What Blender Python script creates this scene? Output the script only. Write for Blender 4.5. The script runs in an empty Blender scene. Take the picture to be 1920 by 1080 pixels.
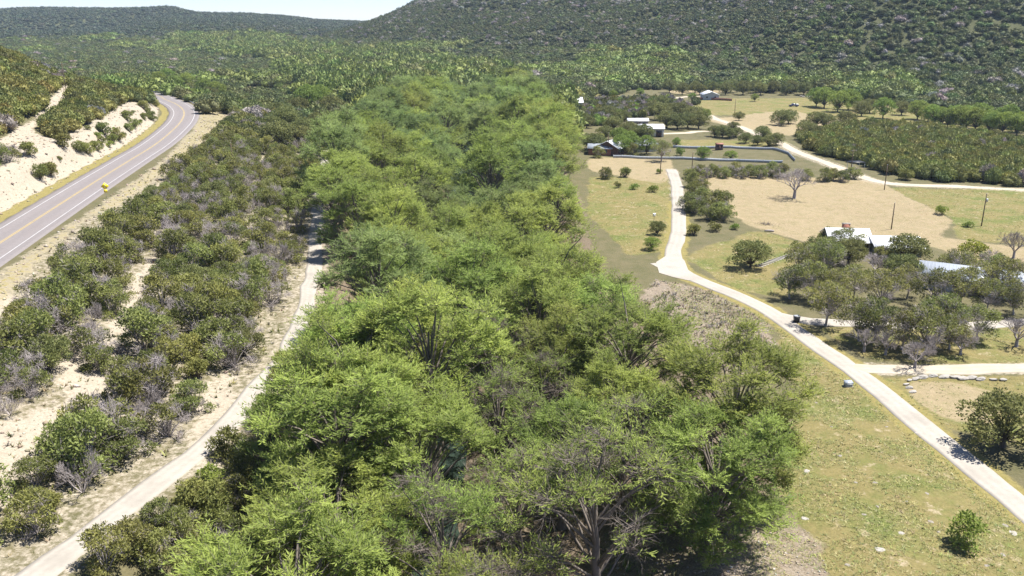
import bpy, math, random
import numpy as np
from mathutils import Vector
R = math.radians
rng = np.random.default_rng(7)
random.seed(7)
sc = bpy.context.scene
# ------------------------------------------------------------------ camera, sky, sun, exposure
HAZE = 0.00007
CAM_H, F, PITCH = 50.0, 1600.0, math.atan(510 / 1600.0)
cd = bpy.data.cameras.new('camera'); cam = bpy.data.objects.new('camera', cd)
sc.collection.objects.link(cam); sc.camera = cam
cam.location = (0, 0, CAM_H); cam.rotation_euler = (math.pi / 2 - PITCH, 0, 0)
cd.sensor_width = 36; cd.lens = 36 * F / 1920; cd.clip_end = 30000; cd.clip_start = 0.5
SUN_EL, SUN_AZ = 66.0, 72.0           # azimuth clockwise from +Y (away from the camera)
w = bpy.data.worlds.new('World'); sc.world = w; w.use_nodes = True
nt = w.node_tree
sky = nt.nodes.new('ShaderNodeTexSky'); sky.sky_type = 'NISHITA'; sky.sun_disc = False
sky.sun_elevation = R(SUN_EL); sky.sun_rotation = R(SUN_AZ); sky.dust_density = 0.05; sky.air_density = 0.75; sky.ozone_density = 4.0
bg = nt.nodes['Background']; bg.inputs['Strength'].default_value = 0.075
tn = nt.nodes.new('ShaderNodeMixRGB'); tn.blend_type = 'MULTIPLY'; tn.inputs[0].default_value = 1; tn.inputs[2].default_value = (.86, .87, 1.0, 1)
nt.links.new(sky.outputs[0], tn.inputs[1]); nt.links.new(tn.outputs[0], bg.inputs['Color'])
sl = bpy.data.lights.new('sun', 'SUN'); sl.energy = 4.8; sl.angle = R(0.53); sl.color = (1.0, 0.955, 0.88)
so = bpy.data.objects.new('sun', sl); sc.collection.objects.link(so)
sdir = Vector((math.sin(R(SUN_AZ)) * math.cos(R(SUN_EL)), math.cos(R(SUN_AZ)) * math.cos(R(SUN_EL)), math.sin(R(SUN_EL))))
so.rotation_euler = (-sdir).to_track_quat('-Z', 'Y').to_euler(); so.location = (100, 60, 200)
sc.view_settings.view_transform = 'Standard'; sc.view_settings.look = 'None'
sc.view_settings.exposure = 1.28; sc.view_settings.gamma = 1.0
cy = sc.cycles
cy.max_bounces = 6; cy.diffuse_bounces = 4; cy.glossy_bounces = 2; cy.transmission_bounces = 3; cy.volume_bounces = 0
cy.use_denoising = True; cy.sample_clamp_indirect = 6.0
cy.caustics_reflective = False; cy.caustics_refractive = False

# ------------------------------------------------------------------ helpers: geometry of view used only to survey positions
SP, CP = math.sin(PITCH), math.cos(PITCH)
def ray(u, v):
    a, b = (u - 960) / F, (540 - v) / F
    return np.array([a, CP + b * SP, -SP + b * CP])
def P(u, v, z):
    d = ray(u, v); t = (z - CAM_H) / d[2]
    return np.array([d[0] * t, d[1] * t, z])
def proj(x, y, z):
    zz = z - CAM_H
    dep = np.maximum(y * CP - zz * SP, 1e-3)
    return 960 + F * x / dep, 540 - F * (y * SP + zz * CP) / dep, dep
def inpoly(u, v, poly):
    u = np.asarray(u, float); v = np.asarray(v, float); r = np.zeros(u.shape, bool)
    n = len(poly)
    for i in range(n):
        x0, y0 = poly[i]; x1, y1 = poly[(i + 1) % n]
        if y0 == y1: continue
        c = ((y0 > v) != (y1 > v)) & (u < (x1 - x0) * (v - y0) / (y1 - y0) + x0)
        r ^= c
    return r
def sstep(a, b, x):
    t = np.clip((x - a) / (b - a), 0, 1); return t * t * (3 - 2 * t)
_lat = {}
def vnoise(x, y, s, seed=0):
    if seed not in _lat: _lat[seed] = np.random.default_rng(seed + 99).random((256, 256))
    L = _lat[seed]; x = np.asarray(x) / s; y = np.asarray(y) / s
    xi = np.floor(x).astype(int); yi = np.floor(y).astype(int); fx = x - xi; fy = y - yi
    fx = fx * fx * (3 - 2 * fx); fy = fy * fy * (3 - 2 * fy)
    g = lambda a, b: L[a & 255, b & 255]
    return (g(xi, yi) * (1 - fx) + g(xi + 1, yi) * fx) * (1 - fy) + (g(xi, yi + 1) * (1 - fx) + g(xi + 1, yi + 1) * fx) * fy
def unit(a):
    return a / np.maximum(np.linalg.norm(a, axis=-1, keepdims=True), 1e-9)

# ------------------------------------------------------------------ scene-object helpers
C = sc.collection
def mesh_np(name, V, F4=None, F3=None, mat=None, smooth=False, attrs=None):
    V = np.asarray(V, np.float32); me = bpy.data.meshes.new(name)
    parts, starts, s = [], [], 0
    for Fa, k in ((F4, 4), (F3, 3)):
        if Fa is not None and len(Fa):
            Fa = np.asarray(Fa, np.int32); parts.append(Fa.ravel()); starts.append(s + np.arange(len(Fa)) * k); s += len(Fa) * k
    loops = np.concatenate(parts); st = np.concatenate(starts).astype(np.int32)
    me.vertices.add(len(V)); me.vertices.foreach_set('co', V.ravel())
    me.loops.add(len(loops)); me.polygons.add(len(st))
    me.polygons.foreach_set('loop_start', st); me.loops.foreach_set('vertex_index', loops.astype(np.int32))
    if smooth: me.polygons.foreach_set('use_smooth', np.ones(len(st), bool))
    for k, a in (attrs or {}).items():
        a = np.asarray(a, np.float32)
        if a.ndim == 1:
            at = me.attributes.new(k, 'FLOAT', 'POINT'); at.data.foreach_set('value', a)
        else:
            at = me.attributes.new(k, 'FLOAT_COLOR', 'POINT'); at.data.foreach_set('color', a.ravel())
    me.update(calc_edges=True); me.validate()
    if mat: me.materials.append(mat)
    return me
def link(name, data, parent=None, loc=None, rz=None, scale=None):
    o = bpy.data.objects.new(name, data); C.objects.link(o)
    if parent: o.parent = parent
    if loc is not None: o.location = tuple(float(c) for c in loc)
    if rz is not None: o.rotation_euler = (0, 0, float(rz))
    if scale is not None: o.scale = scale
    return o
def tag(o, label=None, cat=None, group=None, kind=None):
    if label: o['label'] = label
    if cat: o['category'] = cat
    if group: o['group'] = group
    if kind: o['kind'] = kind
    return o
class MB:
    def __init__(s): s.V, s.Q, s.T, s.n = [], [], [], 0
    def add(s, V, Q=None, T=None):
        V = np.asarray(V, float)
        s.V.append(V)
        if Q is not None and len(Q): s.Q.append(np.asarray(Q) + s.n)
        if T is not None and len(T): s.T.append(np.asarray(T) + s.n)
        s.n += len(V); return s
    def box(s, lo, hi, M=None):
        x0, y0, z0 = lo; x1, y1, z1 = hi
        V = np.array([[x0,y0,z0],[x1,y0,z0],[x1,y1,z0],[x0,y1,z0],[x0,y0,z1],[x1,y0,z1],[x1,y1,z1],[x0,y1,z1]], float)
        if M is not None: V = M(V)
        return s.add(V, [[0,3,2,1],[4,5,6,7],[0,1,5,4],[1,2,6,5],[2,3,7,6],[3,0,4,7]])
    def tube(s, pts, rad, k=6, cap=True):
        pts = np.asarray(pts, float); rad = np.broadcast_to(rad, (len(pts),)); ang = np.arange(k) * 2 * math.pi / k
        rings = []
        for i, p in enumerate(pts):
            d = unit(pts[min(i + 1, len(pts) - 1)] - pts[max(i - 1, 0)])
            a = np.array([1, 0, 0]) if abs(d[0]) < .8 else np.array([0, 1, 0])
            e1 = unit(np.cross(d, a)); e2 = np.cross(d, e1)
            rings.append(p + rad[i] * (np.cos(ang)[:, None] * e1 + np.sin(ang)[:, None] * e2))
        Q = [[i*k+j, i*k+(j+1) % k, (i+1)*k+(j+1) % k, (i+1)*k+j] for i in range(len(pts)-1) for j in range(k)]
        V = np.concatenate(rings); T = []
        if cap:
            n = len(V); V = np.concatenate([V, pts[:1], pts[-1:]]); m = (len(pts)-1)*k
            T = [[n, (j+1) % k, j] for j in range(k)] + [[n+1, m+j, m+(j+1) % k] for j in range(k)]
        return s.add(V, Q, T)
    def sticks(s, A, B, r0, r1):
        A = np.asarray(A, float); B = np.asarray(B, float); n = len(A)
        r0 = np.broadcast_to(r0, (n,)); r1 = np.broadcast_to(r1, (n,))
        d = unit(B - A); a = np.where(np.abs(d[:, :1]) < .8, [[1., 0, 0]], [[0, 1., 0]])
        e1 = unit(np.cross(d, a)); e2 = np.cross(d, e1); V = np.zeros((n, 6, 3))
        for j in range(3):
            o = math.cos(j * 2.0944) * e1 + math.sin(j * 2.0944) * e2
            V[:, j] = A + o * r0[:, None]; V[:, 3 + j] = B + o * r1[:, None]
        b = (np.arange(n) * 6)[:, None]
        Q = np.concatenate([b + [0, 1, 4, 3], b + [1, 2, 5, 4], b + [2, 0, 3, 5]])
        return s.add(V.reshape(-1, 3), Q)
    def mesh(s, name, mat, smooth=False, attrs=None):
        return mesh_np(name, np.concatenate(s.V), np.concatenate(s.Q) if s.Q else None, np.concatenate(s.T) if s.T else None, mat, smooth, attrs)

# ------------------------------------------------------------------ materials
def newmat(name):
    m = bpy.data.materials.new(name); m.use_nodes = True
    return m, m.node_tree.nodes, m.node_tree.links, m.node_tree.nodes['Principled BSDF']
def plain(name, col, rough=.8, noise=.25, scale=3.0, metal=0., bump=0., coord='Object'):
    m, N, L, b = newmat(name)
    tc = N.new('ShaderNodeTexCoord'); no = N.new('ShaderNodeTexNoise'); no.inputs['Scale'].default_value = scale; no.inputs['Detail'].default_value = 6
    L.new(tc.outputs[coord], no.inputs['Vector'])
    mx = N.new('ShaderNodeMixRGB'); mx.inputs[1].default_value = [c * (1 - noise) for c in col] + [1]; mx.inputs[2].default_value = [min(1, c * (1 + noise)) for c in col] + [1]
    L.new(no.outputs['Fac'], mx.inputs[0]); L.new(mx.outputs[0], b.inputs['Base Color'])
    b.inputs['Roughness'].default_value = rough; b.inputs['Metallic'].default_value = metal
    if bump:
        bp = N.new('ShaderNodeBump'); bp.inputs['Strength'].default_value = bump; bp.inputs['Distance'].default_value = .05
        L.new(no.outputs['Fac'], bp.inputs['Height']); L.new(bp.outputs[0], b.inputs['Normal'])
    return m
def foliage(name, dark, light, hvar=.03, vvar=.3, transl=.3):
    """leaf colour from the clump/leaf tint stored on the mesh and a small difference from tree to tree"""
    m, N, L, b = newmat(name)
    at = N.new('ShaderNodeAttribute'); at.attribute_name = 'tint'
    mx = N.new('ShaderNodeMixRGB'); mx.inputs[1].default_value = (*dark, 1); mx.inputs[2].default_value = (*light, 1)
    L.new(at.outputs['Fac'], mx.inputs[0])
    oi = N.new('ShaderNodeObjectInfo')
    hs = N.new('ShaderNodeHueSaturation')
    mr = N.new('ShaderNodeMapRange'); mr.inputs[3].default_value = .5 - hvar; mr.inputs[4].default_value = .5 + hvar
    L.new(oi.outputs['Random'], mr.inputs[0]); L.new(mr.outputs[0], hs.inputs['Hue'])
    ml = N.new('ShaderNodeMath'); ml.operation = 'MULTIPLY'; ml.inputs[1].default_value = 7.31; L.new(oi.outputs['Random'], ml.inputs[0])
    fr = N.new('ShaderNodeMath'); fr.operation = 'FRACT'; L.new(ml.outputs[0], fr.inputs[0])
    mv = N.new('ShaderNodeMapRange'); mv.inputs[3].default_value = 1 - vvar; mv.inputs[4].default_value = 1 + vvar
    L.new(fr.outputs[0], mv.inputs[0]); L.new(mv.outputs[0], hs.inputs['Value'])
    L.new(mx.outputs[0], hs.inputs['Color'])
    leafshade(N, L, b, hs.outputs[0], transl)
    return m
def leafshade(N, L, b, col, transl):
    L.new(col, b.inputs['Base Color']); b.inputs['Roughness'].default_value = .65; b.inputs['Specular IOR Level'].default_value = .25
    tr = N.new('ShaderNodeBsdfTranslucent'); L.new(col, tr.inputs['Color'])
    ms = N.new('ShaderNodeMixShader'); ms.inputs[0].default_value = transl
    L.new(b.outputs[0], ms.inputs[1]); L.new(tr.outputs[0], ms.inputs[2])
    L.new(ms.outputs[0], N['Material Output'].inputs['Surface'])
def instmat(name, transl=.2):
    m, N, L, b = newmat(name)
    at = N.new('ShaderNodeAttribute'); at.attribute_name = 'icol'; at.attribute_type = 'INSTANCER'
    ti = N.new('ShaderNodeAttribute'); ti.attribute_name = 'tint'
    mr = N.new('ShaderNodeMapRange'); mr.inputs[3].default_value = .80; mr.inputs[4].default_value = 2.1; L.new(ti.outputs['Fac'], mr.inputs[0])
    mx = N.new('ShaderNodeVectorMath'); mx.operation = 'SCALE'; L.new(at.outputs['Color'], mx.inputs[0]); L.new(mr.outputs[0], mx.inputs['Scale'])
    leafshade(N, L, b, mx.outputs[0], transl); return m
def attrmat(name, transl=.15):
    m, N, L, b = newmat(name)
    at = N.new('ShaderNodeAttribute'); at.attribute_name = 'col'
    leafshade(N, L, b, at.outputs['Color'], transl); return m
M = {}
M['cyp'] = foliage('cypress_leaf', (.162, .214, .050), (.375, .450, .104), .016, .22, .5)
M['cypb'] = foliage('cypress_blue_leaf', (.135, .190, .060), (.285, .360, .115), .015, .2, .46)
M['jun'] = foliage('juniper_leaf', (.142, .158, .046), (.285, .298, .090), .022, .26, .4)
M['oak'] = foliage('oak_leaf', (.125, .142, .050), (.250, .262, .092), .015, .18, .38)
M['pec'] = foliage('pecan_leaf', (.15, .21, .045), (.29, .36, .08), .015, .15, .4)
M['yel'] = foliage('yellow_leaf', (.16, .19, .03), (.34, .34, .05), .01, .1, .35)
M['bark'] = plain('bark', (.15, .125, .105), .9, .35, 4)
M['barkd'] = plain('dark_bark', (.075, .06, .05), .9, .35, 4)
M['dead'] = plain('dead_twig', (.31, .275, .265), .9, .25, 3)
M['mass'] = attrmat('mixed_foliage'); M['inst'] = instmat('woodland_foliage')
M['white'] = plain('white_metal_roof', (.80, .81, .83), .4, .05, 1.2)
M['grey'] = plain('grey_metal', (.30, .33, .37), .45, .12, 2)
M['cream'] = plain('cream_wall', (.55, .50, .40), .8, .08, 2)
M['tanw'] = plain('tan_wall', (.40, .33, .25), .8, .12, 2)
M['greyw'] = plain('grey_wall', (.36, .38, .40), .8, .1, 2)
M['brick'] = plain('red_brick', (.30, .12, .08), .9, .25, 9)
M['brown'] = plain('brown_board', (.11, .06, .045), .8, .25, 4)
M['rust'] = plain('rust_roof', (.24, .11, .075), .8, .25, 2)
M['glass'] = plain('window_glass', (.03, .04, .05), .08, .1, 2)
M['trim'] = plain('white_trim', (.7, .69, .66), .6, .06, 3)
M['pole'] = plain('creosote_pole', (.11, .075, .05), .9, .3, 5)
M['stone'] = plain('limestone', (.30, .28, .25), .9, .25, 2.5, bump=.5)
M['stoned'] = plain('weathered_limestone', (.23, .205, .175), .9, .3, 2.5, bump=.5)
M['galv'] = plain('galvanised_steel', (.50, .52, .54), .45, .12, 3, metal=.3)
M['fence'] = plain('blue_grey_fence', (.34, .37, .41), .6, .18, 1.5)
M['yellow'] = plain('sign_yellow', (.82, .62, .01), .5, .03, 2)
M['black'] = plain('black_paint', (.015, .015, .016), .5, .1, 2)
M['navy'] = plain('navy_paint', (.02, .025, .075), .3, .1, 2)
M['rubber'] = plain('rubber', (.02, .02, .02), .9, .1, 2)

def surf(name, cols, scale, rough=.9, bump=.3, tracks=False):
    """mottled world-space surface for lanes and pavement"""
    m, N, L, b = newmat(name)
    g = N.new('ShaderNodeNewGeometry')
    n1 = N.new('ShaderNodeTexNoise'); n1.inputs['Scale'].default_value = scale; n1.inputs['Detail'].default_value = 8; n1.inputs['Roughness'].default_value = .65
    n2 = N.new('ShaderNodeTexNoise'); n2.inputs['Scale'].default_value = scale * .12; n2.inputs['Detail'].default_value = 4
    L.new(g.outputs['Position'], n1.inputs['Vector']); L.new(g.outputs['Position'], n2.inputs['Vector'])
    r1 = N.new('ShaderNodeValToRGB'); r1.color_ramp.elements[0].color = (*cols[0], 1); r1.color_ramp.elements[1].color = (*cols[1], 1)
    r1.color_ramp.elements[0].position = .3; r1.color_ramp.elements[1].position = .7
    L.new(n1.outputs['Fac'], r1.inputs[0])
    mx = N.new('ShaderNodeMixRGB'); mx.blend_type = 'MIX'; mx.inputs[2].default_value = (*cols[2], 1)
    r2 = N.new('ShaderNodeValToRGB'); r2.color_ramp.elements[0].position = .48; r2.color_ramp.elements[1].position = .68
    L.new(n2.outputs['Fac'], r2.inputs[0])
    sc_ = N.new('ShaderNodeMath'); sc_.operation = 'MULTIPLY'; sc_.inputs[1].default_value = .6; L.new(r2.outputs[0], sc_.inputs[0])
    L.new(sc_.outputs[0], mx.inputs[0]); L.new(r1.outputs[0], mx.inputs[1])
    last = mx.outputs[0]
    if tracks:      # wheel paths: worn lighter or darker bands along the strip
        at = N.new('ShaderNodeAttribute'); at.attribute_name = 'across'
        wv = N.new('ShaderNodeMath'); wv.operation = 'MULTIPLY'; wv.inputs[1].default_value = tracks; L.new(at.outputs['Fac'], wv.inputs[0])
        cs = N.new('ShaderNodeMath'); cs.operation = 'COSINE'; L.new(wv.outputs[0], cs.inputs[0])
        mr = N.new('ShaderNodeMapRange'); mr.inputs[1].default_value = -1; mr.inputs[3].default_value = .95; mr.inputs[4].default_value = 1.03; L.new(cs.outputs[0], mr.inputs[0])
        m2 = N.new('ShaderNodeMixRGB'); m2.blend_type = 'MULTIPLY'; m2.inputs[0].default_value = 1
        L.new(last, m2.inputs[1]); L.new(mr.outputs[0], m2.inputs[2]); last = m2.outputs[0]
    L.new(last, b.inputs['Base Color']); b.inputs['Roughness'].default_value = rough
    bp = N.new('ShaderNodeBump'); bp.inputs['Strength'].default_value = bump; bp.inputs['Distance'].default_value = .04
    L.new(n1.outputs['Fac'], bp.inputs['Height']); L.new(bp.outputs[0], b.inputs['Normal'])
    return m
M['lane'] = surf('worn_pale_lane', ((.275, .25, .215), (.345, .315, .27), (.225, .205, .175)), 1.6, tracks=9.0)
M['caliche'] = surf('caliche_drive', ((.335, .29, .22), (.43, .375, .285), (.29, .245, .18)), 1.2, tracks=9.0)
M['asphalt'] = surf('weathered_asphalt', ((.150, .134, .130), (.192, .172, .168), (.168, .146, .138)), 2.2, tracks=12.0)
M['wpaint'] = surf('worn_white_line', ((0.319, 0.312, 0.312), (0.471, 0.464, 0.456), (0.274, 0.266, 0.266)), 3)
M['ypaint'] = surf('worn_yellow_line', ((0.365, 0.274, 0.091), (0.426, 0.319, 0.099), (0.274, 0.213, 0.099)), 3)

# ------------------------------------------------------------------ terrain survey: centre lines of the roads (pixel sightings at a known level)
def line(pts): return np.array([P(u, v, z) for u, v, z in pts])
def smooth_line(p, step):
    # Catmull-Rom through the points, resampled
    p = np.asarray(p); q = [p[0]]
    for i in range(len(p) - 1):
        a, b, c, d = p[max(i-1, 0)], p[i], p[i+1], p[min(i+2, len(p)-1)]
        n = max(2, int(np.linalg.norm(c - b) / step))
        for t in np.linspace(0, 1, n + 1)[1:]:
            q.append(.5 * ((2*b) + (c-a)*t + (2*a-5*b+4*c-d)*t*t + (3*b-a-3*c+d)*t**3))
    return np.array(q)
HW = line([(160,353,12),(250,297,12),(290,272,12),(320,248,12),(340,227,12),(345,210,12),(333,197,12),(310,187,12),(283,177,12)])
h0 = P(0,456,12); hd = h0 - HW[0]
HW = np.concatenate([[h0 + hd * 3, h0 + hd * 1.5, h0], HW, [HW[-1] + (HW[-1] - HW[-2]) * 1.2 + [-25, 0, 0], HW[-1] + (HW[-1] - HW[-2]) * 2.0 + [-110, 0, 0]]])
HW = smooth_line(HW, 4)
LL = smooth_line(line([(-60,1180,6.5),(60,1085,6.3),(150,1013,6),(240,945,6),(335,878,5.8),(420,800,5.5),(480,728,5.2),(540,660,5),(566,600,5),(580,545,5),(590,490,5),(594,430,5),(597,380,5),(601,335,5),(615,290,5),(645,250,5),(655,225,5)]), 3)
RL = smooth_line(line([(1258,318,0),(1268,345,0),(1272,400,0),(1271,440,0),(1262,475,0),(1272,506,0),(1320,530,0),(1370,550,0),(1430,578,0),(1490,618,0),(1550,660,0),(1620,710,0),(1700,775,0),(1780,842,0),(1860,907,0),(1935,966,0),(2080,1085,0)]), 2.5)
RS = smooth_line(line([(1275,500,0),(1255,499,0),(1240,498,0),(1228,499,0)]), 2.5)
RB = smooth_line(line([(1590,688,0),(1640,692,0),(1750,693,.1),(1850,692,.2),(1960,690,.3),(2200,690,.5)]), 2.5)
LD = smooth_line(line([(1440,588,0),(1520,603,0),(1600,606,0),(1700,612,0),(1800,613,0),(1930,603,0),(2050,590,0)]), 3)
FD = smooth_line(line([(1862,512,0),(1890,524,0),(1930,548,0),(2000,590,0)]), 2.5)
BR = smooth_line(line([(1322,180,1),(1290,181,1),(1266,186,1),(1290,199,1),(1316,211,1),(1345,224,1),(1385,238,1),(1425,253,1),(1462,268,1),(1500,288,.6),(1545,304,.4),(1590,322,.2),(1640,340,0),(1700,347,0),(1800,350,0),(1930,357,0),(2200,370,0)]), 4)
YD = smooth_line(line([(1222,252,.6),(1255,250,.6),(1290,249,.6),(1320,246,.8),(1400,252,1)]), 4)
ROADS = [(HW, 6.0, 9), (LL, 2.4, 7), (RL, 2.2, 6), (RS, 2, 4), (RB, 2.2, 4), (LD, 2, 4), (FD, 2, 4), (BR, 2.6, 8), (YD, 2, 5)]
def riverx(y): return np.interp(y, [-200, 60, 150, 240, 316, 450, 700, 1000, 1500, 6000], [-8, -8, -9, -12, -17, -22, -80, -210, -520, -3000])
def hwx(y):
    return np.interp(y, HW[::3, 1], HW[::3, 0])
def base(x, y):
    s = x - riverx(y); near = 1 - sstep(450, 700, y)
    z = np.interp(s, [-46, -30, -18, -8, 8, 16, 26, 400], [0, -1.5, -3.9, -4.9, -4.9, -4.1, 0, 0]) - np.interp(np.abs(s), [0, 2, 6], [1.0, .8, 0]) - np.interp(y, [200, 270], [0, 1.2]) * np.interp(np.abs(s), [6, 9], [1, 0])
    # left bank: bench with the lane, slope to the highway, hill above it
    hx = hwx(np.clip(y, HW[0, 1], HW[-1, 1]))
    lx = np.interp(y, LL[::3, 1], LL[::3, 0])
    t = np.clip((lx - x) / np.maximum(lx - hx - 8, 10), 0, 1)
    left = np.where(x < lx, 5 + 7 * t, 5 * sstep(16, 0, x - lx))
    d = hx - 7 - x
    left = left + (x < lx) * np.where(d > 0, 5.5 * sstep(0, 9, d) + 38 * sstep(2, 125, d) + 18 * sstep(90, 240, d) + sstep(1, 6, d) * (1 - sstep(40, 70, d)) * 1.6 * (vnoise(x, y, 4.5, 11) - .5), 0) * (1 - sstep(320, 500, y))
    fall = 1 - sstep(360, 560, y)
    z = np.where(x < lx + 16, np.maximum(z, left * fall), z)
    z = z + near * (vnoise(x, y, 22, 1) - .5) * 1.0 + near * (vnoise(x, y, 7, 2) - .5) * .5
    # the big hill on the right: base line from (-238,1120) to (286,476)
    a = np.array([-238., 1150.]); b = np.array([300., 500.]); ab = unit(b - a); nn = np.array([-ab[1], ab[0]])
    n = (x - a[0]) * nn[0] + (y - a[1]) * nn[1]; al = (x - a[0]) * ab[0] + (y - a[1]) * ab[1]
    wob = (vnoise(x, y, 160, 3) - .5) * 60 + (vnoise(x, y, 50, 4) - .5) * 16
    n2 = n + wob * sstep(20, 140, n)
    hill = np.interp(n2, [-60, 0, 70, 180, 330, 430, 520, 900, 3000], [0, 3, 18, 50, 106, 140, 150, 165, 170])
    nose = sstep(-300, -70, al + .30 * n + wob * .3)
    hill = hill * nose
    # nearer spur on the right
    sx, sy = 250., 640.; ax = unit(np.array([.62, .78])); qa = (x - sx) * ax[0] + (y - sy) * ax[1]; qn = (x - sx) * -ax[1] + (y - sy) * ax[0]
    spur = 60 * sstep(-60, 260, qa) * np.exp(-(qn / 110.) ** 2)
    z = z + hill + spur * sstep(-20, 60, n)
    # far hills
    sky_x = np.array([-4000, -1400, -1265, -1150, -1000, -910, -840, -770, -640, -560, -480, -370, -250, 200, 3000])
    sky_z = np.array([66, 61, 60, 67, 63, 65, 68, 52, 50, 46, 37, 33, 32, 50, 80])
    ridge = np.interp(x * 2200 / np.maximum(y, 900), sky_x, sky_z)
    fh = ridge * sstep(1420, 2230, y + (vnoise(x, y, 300, 5) - .5) * 330) * (.93 + .12 * vnoise(x, y, 180, 6)) * (1 - .75 * sstep(2300, 3400, y))
    mid = 26 * np.exp(-((x + 420) / 260.) ** 2 - ((y - 1560) / 170.) ** 2) + 20 * np.exp(-((x + 900) / 240.) ** 2 - ((y - 1500) / 140.) ** 2)
    return z + fh + mid
def near_line(x, y, L):
    best = np.full(x.shape, 1e9); bz = np.zeros(x.shape)
    for i in range(0, len(L) - 1):
        a, b = L[i], L[i + 1]; d = b - a; l2 = d[0]**2 + d[1]**2 + 1e-9
        t = np.clip(((x - a[0]) * d[0] + (y - a[1]) * d[1]) / l2, 0, 1)
        q = (x - a[0] - t * d[0])**2 + (y - a[1] - t * d[1])**2
        m = q < best; best = np.where(m, q, best); bz = np.where(m, a[2] + t * d[2], bz)
    return np.sqrt(best), bz
def axis(step0, lo, hi, rate, c):
    a = [c]; s = step0
    while a[-1] < hi: a.append(a[-1] + max(step0, rate * (a[-1] - c)))
    return np.array(a)
gy = np.concatenate([np.arange(-160, 40, 20.), axis(1.5, 40, 3300, .0135, 40.)])
xr = np.concatenate([np.arange(0, 130, 1.6), 130 + axis(1.6, 0, 2500, .03, 0.)])
gx = np.concatenate([-xr[:0:-1], xr])
GX, GY = np.meshgrid(gx, gy)
gz = base(GX, GY)
near_mask = GY < 760
RD = {}
for k, (L, hw, rad) in enumerate(ROADS):
    lo, hi = L[:, :2].min(0) - hw - rad - 5, L[:, :2].max(0) + hw + rad + 5
    m = (GX > lo[0]) & (GX < hi[0]) & (GY > lo[1]) & (GY < hi[1])
    d = np.full(GX.shape, 1e3); zz = np.zeros(GX.shape)
    d[m], zz[m] = near_line(GX[m], GY[m], L)
    RD[k] = d
    wt = 1 - sstep(hw + .6, hw + rad, d)
    gz = gz * (1 - wt) + zz * wt
# bank that drops below the left lane's outer edge and a small cut above it
def gh(x, y):
    x = np.asarray(x, float); y = np.asarray(y, float)
    i = np.clip(np.searchsorted(gx, x) - 1, 0, len(gx) - 2); j = np.clip(np.searchsorted(gy, y) - 1, 0, len(gy) - 2)
    fx = (x - gx[i]) / (gx[i+1] - gx[i]); fy = (y - gy[j]) / (gy[j+1] - gy[j])
    z00, z10, z01, z11 = gz[j, i], gz[j, i+1], gz[j+1, i], gz[j+1, i+1]
    return np.where(fx + fy < 1, z00 + fx*(z10-z00) + fy*(z01-z00), z11 + (1-fx)*(z01-z11) + (1-fy)*(z10-z11))
def hit(u, v):
    """world point on the ground seen at a pixel of the photograph"""
    d = ray(u, v); t = np.concatenate([np.arange(50, 700, .5), np.arange(700, 3500, 4.)])
    x, y, z = d[0]*t, d[1]*t, CAM_H + d[2]*t
    k = np.argmax(z < gh(x, y)); k = max(k, 1)
    lo, hi = t[k-1], t[k]
    for _ in range(12):
        m = (lo + hi) / 2
        if CAM_H + d[2]*m < gh(d[0]*m, d[1]*m): hi = m
        else: lo = m
    x, y = d[0]*hi, d[1]*hi
    return np.array([x, y, float(gh(x, y))])
# zones of ground cover
GU, GV, GD = proj(GX, GY, gz); front = GY > 40
def zone(*polys):
    r = np.zeros(GX.shape)
    for p in polys: r = np.maximum(r, (inpoly(GU, GV, p) & front & near_mask).astype(float))
    return r
def blur(a, n=1):
    for _ in range(n):
        b = a.copy(); b[1:-1, 1:-1] = (a[1:-1, 1:-1]*2 + a[:-2, 1:-1] + a[2:, 1:-1] + a[1:-1, :-2] + a[1:-1, 2:]) / 6; a = b
    return a
Z_CLEAR = [[(255,520),(300,470),(310,500),(275,560),(262,600),(220,640),(230,670),(190,700),(150,720),(110,720),(120,680),(180,640),(225,590)],
           [(-40,800),(60,780),(130,760),(140,700),(200,700),(240,730),(190,770),(110,800),(60,850),(70,900),(0,960),(-40,960)],
           [(370,750),(410,700),(450,690),(430,740),(390,790),(360,830)], [(300,960),(350,950),(360,1000),(330,1010)], [(360,1040),(440,1020),(440,1085),(360,1085)],
           [(-20,560),(30,540),(20,620),(-20,640)], [(395,865),(440,860),(430,930),(395,920)]]
Z_CUT = [[(-60,450),(-60,290),(0,262),(60,225),(120,155),(140,165),(90,215),(60,245),(100,262),(160,235),(200,215),(235,190),(285,195),(300,205),(292,232),(245,280),(170,320),(60,385),(0,415)]]
Z_SHOULDER = [[(-60,560),(0,505),(100,437),(200,372),(300,300),(360,240),(374,205),(340,185),(372,188),(425,198),(437,225),(400,262),(330,312),(240,385),(160,420),(90,490),(30,560),(-60,680)]]
Z_DRY = [[(1300,330),(1460,330),(1640,338),(1790,412),(1760,445),(2400,520),(2400,560),(1880,500),(1740,462),(1540,462),(1420,430),(1375,405)], [(1100,296),(1260,296),(1262,330),(1235,345),(1160,330),(1105,320)],
         [(1690,720),(1760,715),(1900,740),(1860,800),(1780,790),(1720,760)], [(1320,225),(1480,205),(1560,225),(1600,240),(1480,255),(1380,240)], [(1255,168),(1420,170),(1320,176),(1255,176)],
         [(450,160),(520,163),(520,180),(450,178)], [(630,230),(655,222),(662,245),(650,270),(628,275)]]
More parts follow.
